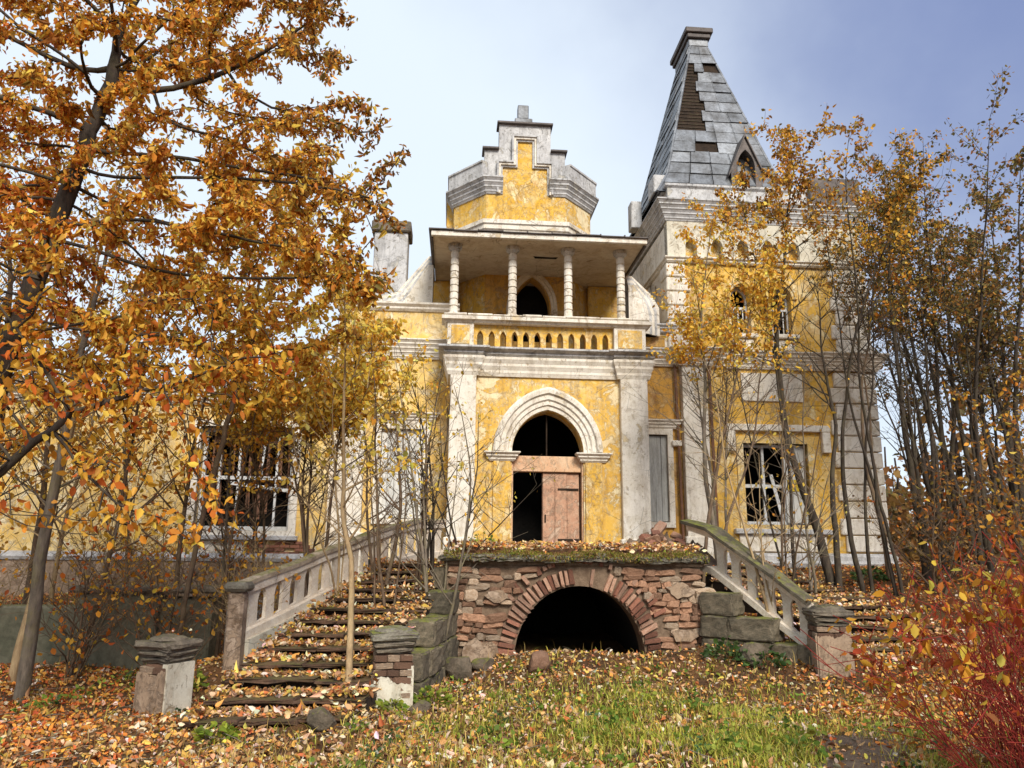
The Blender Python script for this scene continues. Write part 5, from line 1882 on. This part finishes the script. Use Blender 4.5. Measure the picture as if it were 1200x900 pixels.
STAIR_MASK = lambda x, y: ((x > np.interp(y, [7.65, 13.6], [-3.0, -2.15])) & (x < np.interp(y, [7.95, 13.6], [-1.6, -.98])) & (y > 7.75) & (y < 14))
TERR_MASK = lambda x, y: (x > -1.0) & (x < 2.95) & (y > 11.85) & ~((np.abs(x - 1.05) < .85) & (y < 12.8))
DEAD = [(.56, .33, .15, 4), (.44, .23, .09, 4), (.68, .50, .31, 3), (.22, .11, .05, 2.6), (.68, .34, .08, 2.6), (.76, .64, .48, 1.8), (.72, .50, .11, 2.4), (.50, .16, .05, 1.4)]
REDL = [(.66, .22, .04, 3), (.56, .14, .04, 3), (.70, .34, .06, 3), (.42, .15, .05, 2)]


def litter():
    rng = np.random.default_rng(31)
    n = 200000
    x, y = on_ground(n, -17, 19, 4.6, 22, rng, 1.6)
    k = ~(STAIR_MASK(x, y) | TERR_MASK(x, y))
    x, y = x[k], y[k]
    # thinner over the green patch
    g = green(x, y)
    bare = .85 * np.exp(-((x - 2.45 - .3 * (y - 5.2)) / .5) ** 2) * (y < 8.2)
    k = rng.uniform(0, 1, len(x)) > np.maximum(g * .72, bare)
    x, y = x[k], y[k]
    drift = .5 + .5 * np.sin(x * 3.7 + 1.9 * np.sin(y * 2.1)) * np.sin(y * 4.3 + 1.7 * np.sin(x * 1.6))
    k = rng.uniform(0, 1, len(x)) < .35 + .75 * drift
    x, y = x[k], y[k]
    n = len(x)
    pos = np.stack([x, y, ground_h(x, y) + rng.uniform(.004, .035, n)], 1)
    ax = np.stack([rng.normal(0, 1, n), rng.normal(0, 1, n), rng.normal(0, .38, n)], 1)
    c = palette(n, DEAD, .22, rng)
    r = palette(n, REDL, .16, rng)
    kk = rng.uniform(0, 1, n) < np.clip((-x - 2.4) * .28, 0, .6) + np.clip((x - 2.6) * .3, 0, .55)
    c[kk] = r[kk]
    V, q, cc = leaf_arrays(pos, rng.uniform(.022, .07, n), ax, c, .62, .7, rng, .45)
    o = link(bpy.data.objects.new('fallen_leaves', np_mesh('fallen_leaves', V, q, 'litter', cc)))
    tag(o, 'carpet of fallen brown and orange leaves over the ground', 'leaves', kind='stuff')
    # leaves on the steps, the ledge, the caps
    P = []
    for l0, r0, l1, r1, z in STEPS:
        m = 680
        a, b = rng.uniform(0, 1, (m, 1)), rng.uniform(.12, 1, (m, 1)) ** .7
        L0, R0, L1, R1 = (np.array(v) for v in (l0, r0, l1, r1))
        p = (L0 * (1 - a) + R0 * a) * (1 - b) + (L1 * (1 - a) + R1 * a) * b
        p[:, 2] = z + rng.uniform(.004, .03, m)
        P.append(p)
        m = 160                                   # drifts against the sides
        a = np.where(rng.random((m, 1)) < .5, rng.uniform(0, .12, (m, 1)), rng.uniform(.72, 1.02, (m, 1)))
        b = rng.uniform(-.1, 1, (m, 1))
        p = (L0 * (1 - a) + R0 * a) * (1 - b) + (L1 * (1 - a) + R1 * a) * b
        p[:, 2] = z + rng.uniform(.0, .10, m)
        P.append(p)
    m = 3400
    xx, yy = rng.uniform(-1.95, 1.95, m), rng.uniform(.0, 1, m) + rng.uniform(0, 3.5, m) * (rng.random(m) < .3)
    cs, sn = math.cos(R(1.5)), math.sin(R(1.5))
    P.append(np.stack([1.0 + xx * cs - yy * sn, 12 + xx * sn + yy * cs, TZ + .14 + np.clip(yy + .2, 0, .4) * .35 + rng.uniform(0, .06, m)], 1))
    for (cx, cy, cz, m, w) in ((-3.52, 8.45, .8, 9, .17), (-1.3, 9.05, .86, 8, .18), (4.27, 10.75, 1.06, 60, .22)):
        P.append(np.stack([cx + rng.uniform(-w, w, m), cy + rng.uniform(-w, w, m), cz + rng.uniform(0, .05, m)], 1))
    pos = np.vstack(P)
    n = len(pos)
    ax = np.stack([rng.normal(0, 1, n), rng.normal(0, 1, n), rng.normal(0, .35, n)], 1)
    V, q, cc = leaf_arrays(pos, rng.uniform(.03, .08, n), ax, palette(n, DEAD, .22, rng), .62, .6, rng, .45)
    o = link(bpy.data.objects.new('fallen_leaves', np_mesh('fallen_leaves', V, q, 'litter', cc)))
    tag(o, 'brown fallen leaves lying on the steps and along the terrace ledge', 'leaves', kind='stuff')


def green(x, y):
    """how grassy a spot is"""
    a = np.exp(-(((x - 1.5) / 2.5) ** 2 + ((y - 8.4) / 2.5) ** 2) * 1.1)
    b = np.exp(-(((x - 2.3) / 1.3) ** 2 + ((y - 7.0) / 1.5) ** 2))
    n = .5 + .5 * np.sin(x * 2.9 + 1.1 * y) * np.sin(y * 2.3 - x * 1.4 + .7)
    path = np.exp(-((x - 2.5 - .25 * (y - 5.2)) / .42) ** 2) * (y < 7.6)
    return np.clip((np.maximum(a * .85, b * 1.35)) * (.3 + .9 * n) - path, 0, 1)


def blades(name, label, cat, x, y, h, w, col, lean, rng, mat='grass'):
    n = len(x)
    z = ground_h(x, y)
    a = rng.uniform(0, 2 * math.pi, n)
    d = np.stack([np.cos(a), np.sin(a)], 1)
    l = h * lean * rng.uniform(.2, 1.5, n)
    V = np.empty((n, 6, 3))
    sx, sy = -d[:, 1] * w * .5, d[:, 0] * w * .5
    V[:, 0] = np.stack([x - sx, y - sy, z], 1)
    V[:, 1] = np.stack([x + sx, y + sy, z], 1)
    V[:, 2] = np.stack([x + d[:, 0] * l * .4 + sx * .8, y + d[:, 1] * l * .4 + sy * .8, z + h * .62], 1)
    V[:, 3] = np.stack([x + d[:, 0] * l * .4 - sx * .8, y + d[:, 1] * l * .4 - sy * .8, z + h * .62], 1)
    V[:, 4] = np.stack([x + d[:, 0] * l + sx * .12, y + d[:, 1] * l + sy * .12, z + h * (1 - .25 * lean)], 1)
    V[:, 5] = np.stack([x + d[:, 0] * l - sx * .12, y + d[:, 1] * l - sy * .12, z + h * (1 - .25 * lean)], 1)
    b = np.arange(n)[:, None] * 6
    q = np.concatenate([b + np.array([[0, 1, 2, 3]]), b + np.array([[3, 2, 4, 5]])], 0)
    o = link(bpy.data.objects.new(name, np_mesh(name, V.reshape(-1, 3), q, mat, np.repeat(col, 6, 0))))
    return tag(o, label, cat, kind='stuff')


def grass():
    rng = np.random.default_rng(41)
    n = 220000
    x, y = on_ground(n, -6, 8, 4.8, 12, rng, 1.3)
    k = rng.uniform(0, 1, n) < green(x, y) ** 1.3 * .85
    x, y = x[k], y[k]
    k = ~(STAIR_MASK(x, y) | TERR_MASK(x, y))
    x, y = x[k], y[k]
    n = len(x)
    c = palette(n, [(.30, .33, .035, 3), (.40, .39, .05, 3), (.52, .45, .08, 2.5), (.56, .45, .12, 1.5), (.16, .20, .035, 1.5)], .16, rng)
    blades('grass', 'short green grass growing through the fallen leaves before the cellar arch', 'grass', x, y, rng.uniform(.04, .13, n), np.full(n, .01), c, .8, rng)
    # dry stalks
    n = 9000
    x, y = on_ground(n, -8, 8, 4.7, 12.5, rng, 1.3)
    k = ~(STAIR_MASK(x, y) | TERR_MASK(x, y)) & (rng.uniform(0, 1, n) < .25 + .75 * np.exp(-((x + 1.2) / 1.6) ** 2 - ((y - 6.6) / 1.2) ** 2) + .5 * (x > 3))
    x, y = x[k], y[k]
    n = len(x)
    c = palette(n, [(.42, .28, .08, 3), (.50, .36, .12, 2), (.30, .18, .05, 2), (.4, .34, .08, 1)], .16, rng)
    blades('dry_grass', 'dry yellow grass stalks standing among the leaves', 'grass', x, y, rng.uniform(.06, .26, n), np.full(n, .006), c, .7, rng)
    # broad-leaved weeds
    m = 900
    cx, cy = on_ground(m, -5, 7, 4.9, 11.4, rng, 1.2)
    k = (rng.uniform(0, 1, m) < .1 + green(cx, cy)) & ~(STAIR_MASK(cx, cy) | TERR_MASK(cx, cy))
    cx, cy = cx[k], cy[k]
    m = len(cx)
    per = 14
    a = rng.uniform(0, 2 * math.pi, (m, per))
    r_ = rng.uniform(.0, .09, (m, per))
    px, py = (cx[:, None] + r_ * np.cos(a)).ravel(), (cy[:, None] + r_ * np.sin(a)).ravel()
    pos = np.stack([px, py, ground_h(px, py) + rng.uniform(.02, .12, m * per)], 1)
    ax = np.stack([np.cos(a).ravel(), np.sin(a).ravel(), rng.normal(.2, .4, m * per)], 1)
    tone = palette(m, [(.12, .2, .03, 3), (.22, .3, .04, 3), (.34, .38, .06, 1.5), (.08, .14, .05, 1)], .12, rng)
    c = np.repeat(tone, per, 0) * rng.uniform(.8, 1.2, (m * per, 1))
    V, q, cc = leaf_arrays(pos, np.full(m * per, .055), ax, c, .6, .3, rng)
    o = link(bpy.data.objects.new('weeds', np_mesh('weeds', V, q, 'leaf', cc)))
    tag(o, 'broad-leaved green weeds scattered through the leaf litter', 'weeds', kind='stuff')
    # ivy and grass hanging from the ledge
    n = 20000
    xx = rng.uniform(-2, 2, n)
    k = rng.uniform(0, 1, n) < .25 + .4 * np.exp(-(xx / .9) ** 2) + .35 * (.5 + .5 * np.sin(xx * 6.3 + 1.5 * np.sin(xx * 2.7)))
    xx = xx[k]
    n = len(xx)
    yy = rng.uniform(-.26, .3, n)
    z = TZ + .15 + .03 * np.sin(xx * 5.1) + rng.uniform(-.06, .05, n)
    cs, sn = math.cos(R(1.5)), math.sin(R(1.5))
    pos = np.stack([1 + xx * cs - yy * sn, 12 + xx * sn + yy * cs, z], 1)
    ax = np.stack([rng.normal(0, .5, n), rng.normal(-.6, .5, n), rng.normal(-.1, .7, n)], 1)
    c = palette(n, [(.18, .20, .025, 4), (.30, .30, .04, 3), (.36, .26, .07, 2.5), (.26, .14, .06, 3), (.5, .34, .14, 2)], .2, rng)
    V, q, cc = leaf_arrays(pos, rng.uniform(.015, .05, n), ax, c, .3, .4, rng, .4)
    o = link(bpy.data.objects.new('ledge_moss', np_mesh('ledge_moss', V, q, 'grass', cc)))
    tag(o, 'moss and dead grass hanging over the edge of the terrace ledge', 'moss', kind='stuff')


litter()
grass()


# ---- fallen twigs
def twigs():
    rng = np.random.default_rng(51)
    nd, pr, rd = [], [], []
    for _ in range(260):
        y = rng.uniform(5, 12)
        x = rng.uniform(-.75, .75) * y
        if STAIR_MASK(np.array(x), np.array(y)) or TERR_MASK(np.array(x), np.array(y)):
            continue
        a = rng.uniform(0, math.pi)
        L = rng.uniform(.15, .6)
        p = np.array([x, y, float(ground_h(x, y)) + .04])
        pv = -1
        for i in range(4):
            nd.append(p.copy())
            pr.append(pv)
            rd.append(.006 * (1 - i * .2))
            pv = len(nd) - 1
            a += rng.normal(0, .25)
            p = p + np.array([math.cos(a), math.sin(a), rng.normal(.05, .12)]) * L / 4
    V, q = tubes(np.array(nd), np.array(pr), np.array(rd), 4)
    o = link(bpy.data.objects.new('fallen_twigs', np_mesh('fallen_twigs', V, q, 'bark_grey')))
    tag(o, 'thin fallen twigs scattered over the leaf litter', 'twigs', kind='stuff')


twigs()


# ================================================================== far wood that closes the horizon
def far_wood():
    rng = np.random.default_rng(61)
    nd, pr, rd, LP = [], [], [], []
    for _ in range(420):
        a = rng.uniform(-1.1, 1.1)
        dist = rng.uniform(30, 75)
        x, y = math.sin(a) * dist, math.cos(a) * dist
        h = rng.uniform(3.5, 7.5)
        p = np.array([x, y, float(ground_h(x, y)) - .2])
        pv = -1
        for i in range(5):
            nd.append(p.copy())
            pr.append(pv)
            rd.append(.13 * (1 - i * .17))
            pv = len(nd) - 1
            p = p + np.array([rng.normal(0, .12), rng.normal(0, .12), h / 4])
        m = 190
        q = np.array([x, y, h * .62]) + unit(rng.normal(0, 1, (m, 3))) * (rng.uniform(0, 1, (m, 1)) ** .4) * np.array([1.6, 1.6, h * .4])
        LP.append(q)
    V1, q1 = tubes(np.array(nd), np.array(pr), np.array(rd), 4)
    P = np.vstack(LP)
    n = len(P)
    V2, q2, c2 = leaf_arrays(P, rng.uniform(.16, .4, n), rng.normal(0, 1, (n, 3)), palette(n, [(.34, .17, .05, 3), (.26, .12, .04, 3), (.4, .24, .07, 2), (.14, .1, .04, 2)], .15, rng), .7, .3, rng)
    V = np.vstack([V1, V2])
    q = np.vstack([q1, q2 + len(V1)])
    c = np.vstack([np.tile(np.array([[.09, .065, .05]]), (len(V1), 1)), c2])
    o = link(bpy.data.objects.new('far_wood', np_mesh('far_wood', V, q, 'leaf', c)))
    tag(o, 'brown autumn wood far behind the mansion', 'wood', kind='stuff')


far_wood()
